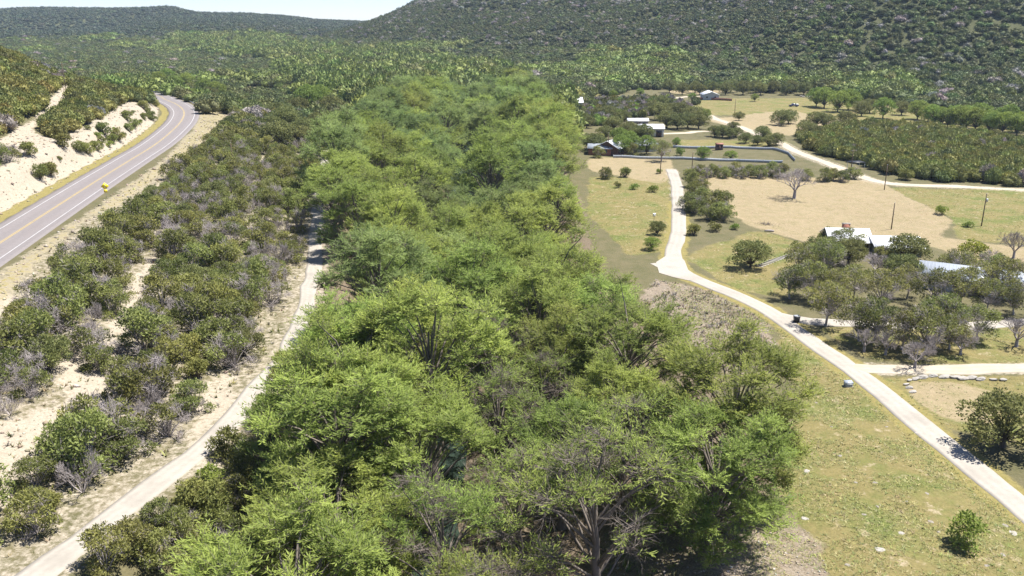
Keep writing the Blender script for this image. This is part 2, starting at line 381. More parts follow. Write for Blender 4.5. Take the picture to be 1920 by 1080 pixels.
Z_GREEN = [[(1300,185),(1500,183),(1720,205),(2400,235),(2400,260),(1700,240),(1560,222),(1300,215)], [(1660,352),(2400,362),(2400,490),(1800,450),(1780,405)],
           [(1105,330),(1255,335),(1258,470),(1180,480),(1100,400)], [(1270,262),(1480,264),(1480,276),(1270,276)], [(1280,480),(1420,430),(1540,465),(1480,560),(1380,545)],
           [(1440,580),(1500,640),(1640,740),(2400,1330),(2400,1500),(1560,1100),(1450,900),(1500,760)], [(1520,610),(2400,620),(2400,680),(1640,680)], [(1620,720),(1760,800),(2400,960),(2400,700),(1690,705)]]
Z_GRAVEL = [[(1230,522),(1330,545),(1440,605),(1475,690),(1400,720),(1290,640),(1200,560)], [(1130,1000),(1400,930),(1440,960),(1530,1000),(1560,1100),(1100,1100)]]
corr = np.interp(GY, [60, 75, 130, 160, 234, 340, 450, 600], [-30, -27, -33, -40, -53, -58, -62, -90]), np.interp(GY, [60, 75, 130, 160, 234, 340, 450, 600], [36, 33, 24, 17, 20, 16, 12, -20])
hillm = sstep(5, 14, gz) * ((GY > 520) | ((GX > 150) & (GY > 300)))
floor_ = blur(((GX > corr[0]) & (GX < corr[1]) & (GY < 600)).astype(float), 2)
juniper_slope = blur(((GX > hwx(np.clip(GY, HW[0,1], HW[-1,1])) + 9) & (GX < np.interp(GY, LL[::3,1], LL[::3,0])) & (GY < 420)).astype(float), 2)
bare = np.maximum.reduce([blur(zone(*Z_CLEAR), 1), blur(zone(*Z_CUT), 1), .62 * blur(zone(*Z_SHOULDER), 1), juniper_slope * .48, (1 - sstep(2.2, 5.5, RD[1])) * .52, (1 - sstep(2.0, 3.4, np.minimum(RD[2], RD[4]))) * .55, (1 - sstep(3, 6, RD[7])) * .5])
hwd = RD[0]
yel = np.maximum((sstep(5.6, 6.4, hwd) * (1 - sstep(8, 9.5, hwd))) * (GX < hwx(np.clip(GY, HW[0,1], HW[-1,1]))), .5 * blur(zone(*Z_SHOULDER), 1))
yel = np.maximum(yel, .75 * (1 - sstep(2.4, 4.2, RD[2])) * (GY < 240))
bare = np.where((GX < hwx(np.clip(GY, HW[0,1], HW[-1,1]))) , bare * (1 - yel), bare)
dry = blur(zone(*Z_DRY), 2); green = blur(zone(*Z_GREEN), 2); gravel = blur(zone(*Z_GRAVEL), 2)
green = np.maximum(green, .75 * sstep(450, 520, GY) * (GX < 60) * (1 - hillm))
zA = np.stack([green, dry, bare, np.ones_like(bare)], -1).reshape(-1, 4)
zC = hillm.ravel()
zB = np.stack([floor_ * (1 - green) * (1 - dry), gravel, yel, np.ones_like(bare)], -1).reshape(-1, 4)

def ground_material():
    m, N, L, b = newmat('ground_cover')
    g = N.new('ShaderNodeNewGeometry')
    def noise(s, det=6, rough=.6):
        n = N.new('ShaderNodeTexNoise'); n.inputs['Scale'].default_value = s; n.inputs['Detail'].default_value = det; n.inputs['Roughness'].default_value = rough
        L.new(g.outputs['Position'], n.inputs['Vector']); return n.outputs['Fac']
    def ramp(f, p0, c0, p1, c1, mid=None):
        r = N.new('ShaderNodeValToRGB'); e = r.color_ramp.elements
        e[0].position = p0; e[0].color = (*c0, 1); e[1].position = p1; e[1].color = (*c1, 1)
        if mid: x = e.new(mid[0]); x.color = (*mid[1], 1)
        L.new(f, r.inputs[0]); return r.outputs[0]
    def mix(f, a, c):
        x = N.new('ShaderNodeMixRGB'); L.new(f, x.inputs[0]); L.new(a, x.inputs[1]); L.new(c, x.inputs[2]); return x.outputs[0]
    def fac(ch, f, amp=.9):
        mp = N.new('ShaderNodeMath'); mp.operation = 'MULTIPLY_ADD'; mp.inputs[1].default_value = amp; L.new(f, mp.inputs[0]); L.new(ch, mp.inputs[2])
        mr = N.new('ShaderNodeMapRange'); mr.interpolation_type = 'SMOOTHSTEP'; mr.inputs[1].default_value = .5 + amp * .5 - .14; mr.inputs[2].default_value = .5 + amp * .5 + .14
        L.new(mp.outputs[0], mr.inputs[0]); return mr.outputs[0]
    A = N.new('ShaderNodeAttribute'); A.attribute_name = 'zA'; sa = N.new('ShaderNodeSeparateColor'); L.new(A.outputs['Color'], sa.inputs[0])
    B = N.new('ShaderNodeAttribute'); B.attribute_name = 'zB'; sb = N.new('ShaderNodeSeparateColor'); L.new(B.outputs['Color'], sb.inputs[0])
    n_big, n_mid, n_fine, n_xf = noise(.05, 5), noise(.28, 6), noise(1.3, 8, .7), noise(4.5, 6, .7)
    scrub = mix(n_fine, ramp(n_mid, .35, (0.076, 0.078, 0.030), .65, (0.140, 0.118, 0.065)), ramp(n_xf, .3, (0.054, 0.056, 0.026), .7, (0.158, 0.137, 0.080)))
    lush = mix(n_mid, ramp(n_fine, .32, (0.070, 0.091, 0.021), .68, (0.136, 0.153, 0.040)), ramp(n_xf, .32, (0.062, 0.084, 0.023), .7, (0.156, 0.162, 0.053)))
    tawny = mix(n_mid, ramp(n_fine, .32, (0.116, 0.105, 0.037), .68, (0.210, 0.176, 0.069)), ramp(n_xf, .32, (0.110, 0.093, 0.037), .7, (0.241, 0.197, 0.094)))
    grass = mix(ramp(noise(.11, 5, .7), .36, (0, 0, 0), .54, (1, 1, 1)), lush, tawny)
    straw = mix(n_mid, ramp(n_fine, .3, (.205, .158, .092), .7, (.30, .238, .148)), ramp(n_xf, .35, (.185, .15, .085), .7, (.335, .275, .18)))
    chalk = mix(n_mid, ramp(n_fine, .3, (0.240, 0.198, 0.146), .62, (0.367, 0.323, 0.256)), ramp(n_xf, .35, (0.204, 0.171, 0.124), .6, (0.381, 0.337, 0.270)))
    litter = mix(n_mid, ramp(n_fine, .3, (.07, .052, .036), .7, (.17, .125, .088)), ramp(n_xf, .3, (.06, .055, .03), .75, (.27, .215, .16)))
    stones = mix(n_mid, ramp(n_xf, .38, (0.099, 0.087, 0.053), .62, (0.304, 0.262, 0.213)), ramp(n_fine, .4, (0.152, 0.114, 0.080), .7, (0.274, 0.220, 0.167)))
    yellow = ramp(n_fine, .3, (0.155, 0.136, 0.042), .7, (0.233, 0.194, 0.077))
    H = N.new('ShaderNodeAttribute'); H.attribute_name = 'zC'
    brush = mix(n_big, ramp(n_mid, .35, (0.044, 0.053, 0.021), .65, (0.076, 0.083, 0.035)), ramp(n_fine, .3, (0.048, 0.055, 0.022), .75, (0.120, 0.115, 0.068)))
    bald = ramp(n_xf, .35, (.25, .20, .125), .7, (.40, .335, .235))
    grass = mix(ramp(noise(.55, 7, .75), .56, (0, 0, 0), .68, (1, 1, 1)), grass, bald)
    straw = mix(ramp(noise(.4, 7, .75), .44, (0, 0, 0), .66, (.85, .85, .85)), straw, ramp(n_xf, .35, (.13, .125, .055), .7, (.27, .215, .12)))
    c = mix(H.outputs['Fac'], scrub, brush)
    c = mix(fac(sa.outputs[0], n_mid, .7), c, grass)
    c = mix(fac(sb.outputs[0], n_mid, .5), c, litter)
    c = mix(fac(sa.outputs[1], n_mid, .8), c, straw)
    c = mix(fac(sb.outputs[1], n_mid, .9), c, stones)
    c = mix(fac(sa.outputs[2], n_fine, .9), c, chalk)
    c = mix(fac(sb.outputs[2], n_fine, .9), c, yellow)
    L.new(c, b.inputs['Base Color']); b.inputs['Roughness'].default_value = .95; b.inputs['Specular IOR Level'].default_value = .15
    bp = N.new('ShaderNodeBump'); bp.inputs['Strength'].default_value = .7; bp.inputs['Distance'].default_value = .25
    L.new(n_fine, bp.inputs['Height']); L.new(bp.outputs[0], b.inputs['Normal'])
    return m
nx, ny = len(gx), len(gy)
idx = np.arange(nx * ny).reshape(ny, nx)
# split along the same diagonal that gh() uses
T1 = np.stack([idx[:-1, :-1], idx[:-1, 1:], idx[1:, :-1]], -1).reshape(-1, 3); T2 = np.stack([idx[:-1, 1:], idx[1:, 1:], idx[1:, :-1]], -1).reshape(-1, 3)
gm = mesh_np('ground', np.stack([GX, GY, gz], -1).reshape(-1, 3), None, np.concatenate([T1, T2]), ground_material(), True, {'zA': zA, 'zB': zB, 'zC': zC})
tag(link('ground', gm), kind='structure')

# ------------------------------------------------------------------ roads
def strip(name, L, hw, mat, off=.03, parent=None, e0=None, e1=None, wob=.0, tagit=True, na=7):
    """draped road sheet; e0/e1: offsets of its two edges from the centre line"""
    e0 = -hw if e0 is None else e0; e1 = hw if e1 is None else e1
    p = L[:, :2]; d = unit(np.gradient(p, axis=0)); nrm = np.stack([d[:, 1], -d[:, 0]], -1)
    n = len(p); ws = np.linspace(0, 1, na); V = np.zeros((n, na + 2, 3)); ac = np.zeros((n, na + 2))
    k = rng.random(1)[0] * 500; s = np.arange(n)
    j0 = e0 - wob * (vnoise(s * 1.3 + k, s * 0., 2.2, 8) - .3); j1 = e1 + wob * (vnoise(s * 1.3 + k + 70, s * 0., 2.2, 9) - .3)
    for i, t in enumerate(ws):
        o = j0 + (j1 - j0) * t; q = p + nrm * o[:, None]
        V[:, i + 1] = np.column_stack([q, gh(q[:, 0], q[:, 1]) + off + .03 * (1 - (2*t-1)**2)]); ac[:, i + 1] = (2 * t - 1)
    V[:, 0] = V[:, 1] - [0, 0, .2 if off < .06 else 0]; V[:, -1] = V[:, -2] - [0, 0, .25 if off < .06 else 0]; ac[:, 0] = -1; ac[:, -1] = 1
    if off >= .06: V = V[:, 1:-1]; ac = ac[:, 1:-1]
    m = V.shape[1]; ii = np.arange(n * m).reshape(n, m)
    Q = np.stack([ii[:-1, :-1], ii[:-1, 1:], ii[1:, 1:], ii[1:, :-1]], -1).reshape(-1, 4)
    me = mesh_np(name, V.reshape(-1, 3), Q, None, mat, True, {'across': ac.ravel()})
    o = link(name, me, parent)
    if tagit: tag(o, kind='structure')
    return o
hwy = strip('highway', HW, 5.9, M['asphalt'], na=13)
HWd = HW
for nm, e0, e1, mt in (('edge_line', -4.05, -3.85, 'wpaint'), ('edge_line', 3.85, 4.05, 'wpaint'), ('centre_line', -.24, -.10, 'ypaint'), ('centre_line', .10, .24, 'ypaint')):
    strip(nm, HWd, 0, M[mt], .085, hwy, e0, e1, tagit=False, na=2)
strip('caliche_lane', LL, 1.35, M['lane'], wob=.8)
strip('paved_lane', RL, 1.75, M['lane'], wob=.35)
strip('lane_spur', RS, 1.9, M['lane'], 0.027, wob=.5)
strip('gravel_drive', RB, 1.7, M['caliche'], 0.024, wob=.8)
strip('loop_drive', LD, 1.5, M['lane'], 0.02, wob=.8)
strip('house_drive', FD, 1.5, M['asphalt'], 0.027, wob=.3)
strip('ranch_road', BR, 1.8, M['caliche'], 0.032, wob=1.2)
strip('yard_drive', YD, 2.0, M['caliche'], 0.022, wob=1.2)
# junction apron where the spur leaves the paved lane
J = [hit(*q) for q in ((1230,492),(1252,478),(1266,470),(1284,490),(1290,506),(1310,524),(1290,526),(1262,520),(1236,512))]
c0 = np.mean(J, 0); V = [c0] + J
tag(link('lane_junction', mesh_np('lane_junction', [[p[0], p[1], float(gh(p[0], p[1])) + .067] for p in V], None, [[0, i + 1, (i + 1) % len(J) + 1] for i in range(len(J))], M['lane'], False, {'across': np.zeros(len(V))})), kind='structure')
# river
ry = np.arange(50, 760, 8.); rx = riverx(ry)
RV = np.column_stack([rx, ry, np.full(len(ry), -5.2)])
wm, N_, L_, b_ = newmat('river_water'); b_.inputs['Base Color'].default_value = (.03, .045, .035, 1); b_.inputs['Roughness'].default_value = .06
nz = N_.new('ShaderNodeTexNoise'); nz.inputs['Scale'].default_value = 1.5; bp_ = N_.new('ShaderNodeBump'); bp_.inputs['Strength'].default_value = .12
L_.new(nz.outputs['Fac'], bp_.inputs['Height']); L_.new(bp_.outputs[0], b_.inputs['Normal'])
wd_ = np.interp(ry, [50, 120, 220, 280], [2.2, 2.6, 4, 6.5])[:, None] * [1, 0, 0]; Vw = np.concatenate([RV - wd_, RV + wd_]); n = len(RV)
tag(link('river', mesh_np('river', Vw, [[i, n + i, n + i + 1, i + 1] for i in range(n - 1)], None, wm)), kind='structure')
# ------------------------------------------------------------------ tree templates (shared mesh data)
def cards(c, d, n, l, w):
    """kite-shaped leaf sprays: base c, direction d, rough normal n"""
    s = unit(np.cross(d, n)); l = np.asarray(l)[:, None]; w = np.asarray(w)[:, None]
    nn = np.cross(s, d) * l * .10
    V = np.stack([c, c + d*l*.45 + s*w*.5 - nn, c + d*l, c + d*l*.45 - s*w*.5 - nn], 1)
    return V.reshape(-1, 3), (np.arange(len(c)) * 4)[:, None] + np.arange(4)
def rvec(g, n): return unit(g.normal(size=(n, 3)))
def crown_mesh(name, V, Q, tint, mat):
    return mesh_np(name, V, Q, None, mat, False, {'tint': np.clip(np.repeat(tint, 4), 0, 1)})
def cypress(seed, H=16.5, Rr=7.0, nlobe=35, twigs=34, leaf=19, mat='cyp', sparse=0., low=0):
    """billowing crown: limbs carry cloud-like clumps of feathery sprays"""
    g = np.random.default_rng(seed); mb = MB()
    lean = g.normal(size=2) * .5; top = np.array([lean[0], lean[1], H * .80])
    ts = np.linspace(0, 1, 8); ax = lambda t: np.array([lean[0]*t*t, lean[1]*t*t, H*.80*t])
    rad = .50 * (1 - .88 * ts) + .03; rad[0] *= 1.5
    mb.tube([ax(t) + np.append(g.normal(size=2) * .14 * (t > .1), 0) for t in ts], rad, 7, False)
    lob = []
    for i in range(nlobe):
        f = (i + .5) / nlobe; a = i * 2.39996 + g.normal() * .35
        if i < low: rr = Rr * (.55 + .42 * g.random()); hz = H * (.14 + .30 * g.random())
        elif i % 4 == 3:  rr = Rr * (.62 + .33 * g.random()); hz = H * (.34 + .20 * g.random())
        else:
            rr = Rr * .94 * math.sqrt(f) * (.86 + .22 * g.random()); hz = H * (.93 - .36 * (rr / Rr) ** 2.3 + .06 * g.normal())
        lob.append((np.array([rr*math.cos(a) + lean[0]*.7, rr*math.sin(a) + lean[1]*.7, hz]), 1.35 + .85 * g.random(), .22 * g.normal()))
    CV, CD, CN, CL, CW, CT = [], [], [], [], [], []
    for c, r_, tt in lob:
        t0 = np.clip((c[2] / H) * .95 - .10 - .25 * np.linalg.norm(c[:2]) / Rr * g.random(), .30 if c[2] > H*.45 else .2, .95); p0 = ax(t0)
        mid = p0 + (c - p0) * .55 + np.array([0, 0, .07 * np.linalg.norm(c - p0)]) + g.normal(size=3) * .15
        mb.tube([p0, mid, c - [0, 0, r_*.25], c + unit(c - p0) * r_ * .5], [.13, .085, .04, .012], 5, False)
        n = twigs; td = unit(g.normal(size=(n, 3)) * [1, 1, .45] + unit(c - p0) * .35 + [0, 0, .16]); tl = r_ * (.75 + .5 * g.random(n))
        q = c + g.normal(size=(n, 3)) * r_ * [.22, .22, .12]
        nb = g.random(n) < sparse * (2.0 if g.random() < sparse else .5)
        mb.sticks(q, q + td * tl[:, None], .016 + .014 * nb, .006)
        if nb.any():
            qb, tb, lb = q[nb], td[nb], tl[nb][:, None]
            for _ in range(3): A = qb + tb * lb * (.3 + .5*g.random((len(qb), 1))); mb.sticks(A, A + unit(tb + rvec(g, len(qb))*.8) * lb * .5, .014, .006)
        k = ~nb; m = int(k.sum())
        if not m: continue
        f = (.22 + .80 * (np.arange(leaf) + g.random((m, leaf))) / leaf)
        cc = q[k][:, None] + td[k][:, None] * (tl[k][:, None] * f)[..., None] + g.normal(size=(m, leaf, 3)) * .07
        hp = unit(np.stack([-td[k][:, 1], td[k][:, 0], np.zeros(m)], -1))[:, None]; sg = np.where(np.arange(leaf) % 2, 1., -1.)[None, :, None]
        dd = unit(td[k][:, None] * .7 + hp * sg * .65 + g.normal(size=(m, leaf, 3)) * .26)
        nn = unit(np.array([0, 0, 1.]) + .55 * unit(cc - c) + g.normal(size=(m, leaf, 3)) * .42)
        CV.append(cc.reshape(-1, 3)); CD.append(dd.reshape(-1, 3)); CN.append(nn.reshape(-1, 3)); w_ = m * leaf
        CL.append(.32 + .30 * g.random(w_)); CW.append(.06 + .055 * g.random(w_)); CT.append((.46 + tt + .13 * g.normal(size=(m, 1)) + .17 * g.normal(size=(m, leaf))).ravel())
    V, Q = cards(*[np.concatenate(x) for x in (CV, CD, CN, CL, CW)])
    return {'trunk': mb.mesh('cypress_trunk', M['bark'], True), 'crown': crown_mesh('cypress_crown', V, Q, np.concatenate(CT), M[mat])}
def lobed(seed, Rr, H, nlobe, n, mat, kind='jun', l=.34, wd=.15, z0=.0, r=(.6, 1.05), trunk=.16, clear=.0, bark='bark', dead=0., th=.0, flat=1.):
    """crown of many leaf lobes carried on forked limbs"""
    g = np.random.default_rng(seed); mb = MB()
    lobes = []
    for i in range(nlobe):
        a = i * 2.39996 + g.normal() * .3; rr = Rr * math.sqrt((i + .4) / nlobe) * (.80 + .25 * g.random())
        top = clear + (H - clear) * math.sqrt(max(.05, 1 - (rr / (Rr * 1.12)) ** 2)) ** flat
        hz = top * (.86 + .14 * g.random()) if (i % 3 or kind == 'top') else clear + (top - clear) * (.15 + .5 * g.random())
        rad = r[0] + (r[1] - r[0]) * g.random()
        lobes.append((np.array([rr*math.cos(a), rr*math.sin(a), max(hz - rad * .6, .45)]), rad, g.normal() * .22, g.random() < dead))
    # stems
    nst = 1 if clear > .6 else 3
    forks = []
    if clear > .6:
        fz = clear * (.55 + .3 * g.random()); f0 = np.array([g.normal()*.15, g.normal()*.15, fz])
        mb.tube([[0, 0, -.3], [0, 0, .15], f0*.6 + [0, 0, .05], f0], [trunk*1.7, trunk*1.25, trunk, trunk*.9], 7, False); forks = [f0]
    else: forks = [np.array([g.normal()*.18, g.normal()*.18, -.15]) for _ in range(3)]
    for i, (c, rad, tt, dd) in enumerate(lobes):
        f = forks[i % len(forks)]; mid = f + (c - f) * .5 + np.array([0, 0, .08 * np.linalg.norm(c[:2])]) + g.normal(size=3) * .12 * rad
        mb.tube([f, mid, c + [0, 0, rad*.3]], [trunk*.5, trunk*.3, .015], 4, False)
        if dd or g.random() < th:
            m = 46 if dd else 16; A = c + g.normal(size=(m, 3)) * rad * .28; B = A + unit(rvec(g, m) + [0, 0, .5]) * rad * (.55 + .6*g.random(m))[:, None]
            mb.sticks(A, B, .024, .007)
    live = [k for k, b in enumerate(lobes) if not b[3]] or [0]
    wts = np.array([lobes[k][1]**2 for k in live]); which = g.choice(live, n, p=wts / wts.sum())
    Cc = np.array([b[0] for b in lobes])[which]; Rd = np.array([b[1] for b in lobes])[which]; Tt = np.array([b[2] for b in lobes])[which]
    v = unit(rvec(g, n) + [0, 0, .45]); pos = Cc + v * (Rd * (.45 + .6 * g.random(n) ** .6))[:, None] * [1, 1, .85]
    d = unit(v * .45 + [0, 0, .25] + g.normal(size=(n, 3)) * .62); nrm = unit(v * .9 + [0, 0, .35] + g.normal(size=(n, 3)) * .55)
    ok = pos[:, 2] > .12 + clear * .5
    V, Q = cards(pos[ok], d[ok], nrm[ok], (l * (.7 + .6*g.random(n)))[ok], (wd * (.7 + .6*g.random(n)))[ok])
    return {'trunk': mb.mesh(kind + '_trunk', M[bark], True), 'crown': crown_mesh(kind + '_crown', V, Q, (.45 + Tt + .17 * g.normal(size=n))[ok], M[mat])}
def bare_tree(seed, Rr, H, trunk=.2, clear=.8, mat='dead', depth=5, kids=3):
    g = np.random.default_rng(seed); mb = MB(); A, B, R0, R1 = [], [], [], []
    def grow(p, d, l, r, k):
        q = p + d * l; A.append(p); B.append(q); R0.append(r); R1.append(r * .62)
        if k == 0: return
        for _ in range(kids + (1 if k < 3 else 0)):
            nd = unit(d * .85 + rvec(g, 1)[0] * .62 + np.array([q[0], q[1], 0]) / max(Rr, .1) * .25 + [0, 0, .14])
            grow(p + d * l * (.55 + .45 * g.random()), nd, l * (.62 + .22 * g.random()), r * .56, k - 1)
    if clear > .3: mb.tube([[0, 0, -.3], [0, 0, .2], [.05, 0, clear]], [trunk*1.8, trunk*1.25, trunk], 7, False)
    for i in range(5 if clear > .3 else 8):
        a = i * 1.257 + g.normal() * .2; o = .75 if clear > .3 else 1.
        grow(np.array([0, 0, clear - (.05 if clear > .3 else .2)]), unit(np.array([math.cos(a)*o*Rr/H*1.3, math.sin(a)*o*Rr/H*1.3, .8])), H * .30, trunk * .62, depth - 1)
    A, B = np.array(A), np.array(B); zs = max(B[:, 2].max(), .1) / H; rs = np.quantile(np.linalg.norm(B[:, :2], axis=1), .97) / Rr
    for X in (A, B): X[:, 2] /= zs; X[:, :2] /= rs
    mb.sticks(A, B, np.maximum(R0, .013), np.maximum(R1, .008))
    return {'trunk': mb.mesh('bare_branches', M[mat])}
TPL = {
 'cyp': [cypress(100 + i, 16.5 + i % 3, 6.6 + .35 * (i % 4)) for i in range(6)],
 'cypb': [cypress(130 + i, 16.5, 7.0, mat='cypb') for i in range(2)],
 'cypl': [cypress(140 + i, 17., 6.8, 60, low=20) for i in range(2)],
 'cyps': [cypress(150 + i, 16.0, 6.6, 26, 34, 15, mat='cyp', sparse=.42) for i in range(3)],
 'jun': [lobed(200 + i, 2.3 + .15*(i % 3), 4.1 + .35*(i % 4), 20, 2700, 'jun', dead=(.0, .08, .16)[i % 3], th=.6, bark='dead') for i in range(7)],
 'junb': [lobed(230 + i, 1.5, 2.9, 11, 1500, 'jun', r=(.5, .8)) for i in range(2)],
 'jung': [lobed(240 + i, 2.5, 4.3, 20, 1100, 'jun', dead=.62, th=1., bark='dead') for i in range(3)],
 'deadj': [bare_tree(260 + i, 2.3, 3.6, .10, .15, 'dead', 5, 3) for i in range(3)],
 'jut': [lobed(280 + i, 3.2, 6.6, 24, 2300, 'jun', clear=2.0, th=1., dead=.16, bark='dead', trunk=.15, r=(.7, 1.2)) for i in range(3)],
 'oak': [lobed(300 + i, 4.2, 6.4, 34, 4600, 'oak', 'oak', l=.36, wd=.22, r=(.8, 1.4), clear=1.5, trunk=.26, bark='barkd') for i in range(4)],
 'pec': [lobed(330 + i, 4.4, 8.6, 38, 4300, 'pec', 'pecan', l=.42, wd=.24, r=(.8, 1.35), clear=1.8, trunk=.24, bark='barkd') for i in range(3)],
 'yel': [lobed(350, 2.6, 4.4, 18, 1500, 'yel', 'sapling', l=.36, wd=.2, r=(.6, .95), clear=.8, trunk=.1)],
 'sap': [lobed(355, 1.35, 3.3, 16, 1300, 'pec', 'sapling', l=.28, wd=.16, r=(.42, .65), clear=.25, trunk=.06)],
 'shrub': [lobed(360 + i, .95, 1.5, 8, 620, 'pec' if i == 2 else 'jun', 'shrub', l=.26, wd=.13, r=(.32, .5), trunk=.05) for i in range(3)],
 'bare': [bare_tree(380 + i, 4.3, 6.4, .30, 1.6, 'dead', 6, 3) for i in range(2)],
}
DEFAULT_CAT = {'cyp': 'tree', 'jun': 'tree'}
placed = []      # (x, y, radius) of trees that stand already
def tree(kind, name, x, y, label, group=None, s=1., sz=None, rz=None, var=None, cat='tree', sink=.1):
    T = TPL[kind]; t = T[(var if var is not None else random.randrange(len(T))) % len(T)]
    z = float(gh(x, y)) - sink
    e = link(name, None, None, (x, y, z), random.random() * 6.283 if rz is None else rz, (s, s, s if sz is None else sz))
    e.empty_display_size = .5
    tag(e, label, cat, group)
    for k, me in t.items():
        link(k if len(t) > 1 else 'branches', me, e)
    placed.append((x, y)); return e
def poisson(n_try, dmin, sampler, seed, keep=None):
    g = np.random.default_rng(seed); pts = []; cell = {}
    for _ in range(n_try):
        p = sampler(g)
        if p is None: continue
        dm = dmin(p) if callable(dmin) else dmin
        k = (int(p[0] // 8), int(p[1] // 8)); bad = False; rr_ = int(dm // 8) + 1
        for i in range(k[0]-rr_, k[0]+rr_+1):
            for j in range(k[1]-rr_, k[1]+rr_+1):
                for q in cell.get((i, j), ()):
                    if (q[0]-p[0])**2 + (q[1]-p[1])**2 < dm*dm: bad = True; break
                if bad: break
            if bad: break
        if bad: continue
        cell.setdefault(k, []).append(p); pts.append(p)
    return pts
def dist_roads(x, y, which):
    return min(float(near_line(np.array([x]), np.array([y]), ROADS[k][0][::2])[0][0]) - ROADS[k][1] for k in which)
def pix(x, y, dz=0.):
    u, v, d = proj(x, y, float(gh(x, y)) + dz); return float(u), float(v), float(d)

# ---- riverside cypress grove
CY_L = lambda y: np.interp(y, [49, 75, 100, 130, 150, 163, 180, 234, 300, 340, 470], [-20, -20, -19, -21.5, -26, -30, -39, -47, -51, -54, -56])
CY_R = lambda y: np.interp(y, [49, 68, 76, 84, 100, 112, 125, 145, 160, 234, 300, 340, 470], [7, 9, 21, 21, 16.5, 13, 11, 9.5, 8, 14, 14, 12, 6])
def cy_s(g):
    y = 49 + 431 * g.random() ** 1.15; x = CY_L(y) + (CY_R(y) - CY_L(y)) * g.random()
    rx_ = float(riverx(y))
    if y > 225 and abs(x - rx_) < (8.5 if 275 < y < 325 else 3.5): return None           # open water further upstream
    if 214 < y < 246 and -34 < x < 2: return None              # gap with dark bank
    if y < 66 and x > 4: return None
    return (x, y)
cyp_pts = [(19.2, 71.5), (24.0, 82.0)]
cyp_pts += [p for p in poisson(6000, lambda p: 8.8 if p[1] < 200 else 10.4, cy_s, 41) if all((p[0]-q[0])**2 + (p[1]-q[1])**2 > 64 for q in cyp_pts[:2])]
for i, (x, y) in enumerate(cyp_pts):
    u, v, dd = pix(x, y, 12)
    sp = (y < 92 and -14 < x < 14 and random.random() < .5) or (y < 150 and -12 < x < 10 and random.random() < .22)
    bl = not sp and ((190 < y and random.random() < .30) or (random.random() < .13))
    kind = 'cyps' if sp else ('cypb' if bl else 'cyp')
    if i < 2 or (kind == 'cyp' and x > CY_R(y) - 5 and y < 140) or (kind == 'cyp' and x < CY_L(y) + 4 and y < 140): kind = 'cypl'
    s = (.84 + .42 * random.random()) * (1.0 if y < 200 else 1.12)
    if i == 0: lab, grp = 'bright green cypress leafy almost to the ground beside the gravel bar', None
    elif sp: lab, grp = 'thin sparse cypress with bare grey twigs', 'thin cypresses in the river grove'
    elif bl: lab, grp = 'bald cypress with blue-green feathery crown in the river grove', 'blue-green cypresses in the river grove'
    else: lab, grp = 'tall bald cypress with bright yellow-green feathery crown in the river grove', 'bright green cypresses in the river grove'
    if grp:
        ed_ = 'at the caliche lane edge' if x < CY_L(y) + 7 and y < 210 else 'at the meadow edge' if x > CY_R(y) - 7 and y < 210 else 'upstream of the open water' if y > 235 else 'deep inside the river grove'
        lab = lab.replace('in the river grove', '').strip() + ' ' + ed_.replace('deep inside', 'standing deep inside'); grp = grp.replace('in the river grove', '') + ed_
    tree(kind, 'cypress_tree', x, y, lab, grp, s, s * (.92 + .16 * random.random()))

# ---- junipers on the slope between highway and caliche lane
def lanex(y): return float(np.interp(y, LL[::3, 1], LL[::3, 0]))
def slope_s(g):
    y = 62 + 330 * g.random() ** 1.5; x = -118 + 100 * g.random()
    u, v, d = pix(x, y)
    if u < -150 or x > lanex(y) + 1: return None
    u2, v2, _ = pix(x, y, 2.2)
    ragged = float(vnoise(x, y, 9, 23))
    if ragged < .17: return None
    if (ragged < .70 and any(inpoly(u, v, p) or inpoly(u2, v2, p) for p in Z_CLEAR)) or any(inpoly(u, v, p) for p in Z_SHOULDER): return None
    if dist_roads(x, y, (0,)) < 10.5 or dist_roads(x, y, (1,)) < (2.0 if y < 150 else .6): return None
    return (x, y)
sp_ = sorted(poisson(5200, lambda p: 2.6 + .003 * p[1], slope_s, 42), key=lambda p: p[0]**2 + p[1]**2)
CLC = [hit(u_, v_)[:2] for q_ in Z_CLEAR for u_, v_ in q_]
njun = 0; rest_scrub = []
LJ = {'jun': ('bushy olive-green juniper on the chalky slope between highway and caliche lane', 'junipers on the slope below the highway'),
      'jung': ('half-bare grey-green juniper on the chalky slope between highway and caliche lane', 'half-bare junipers on the slope below the highway'),
      'deadj': ('dead silver-grey juniper skeleton on the chalky slope below the highway', 'dead junipers on the slope below the highway'),
      'oak': ('dark rounded live oak among junipers on the slope below the highway', 'live oaks among the slope junipers'),
      'junb': ('small dense juniper bush on the chalky slope below the highway', 'small juniper bushes on the slope')}
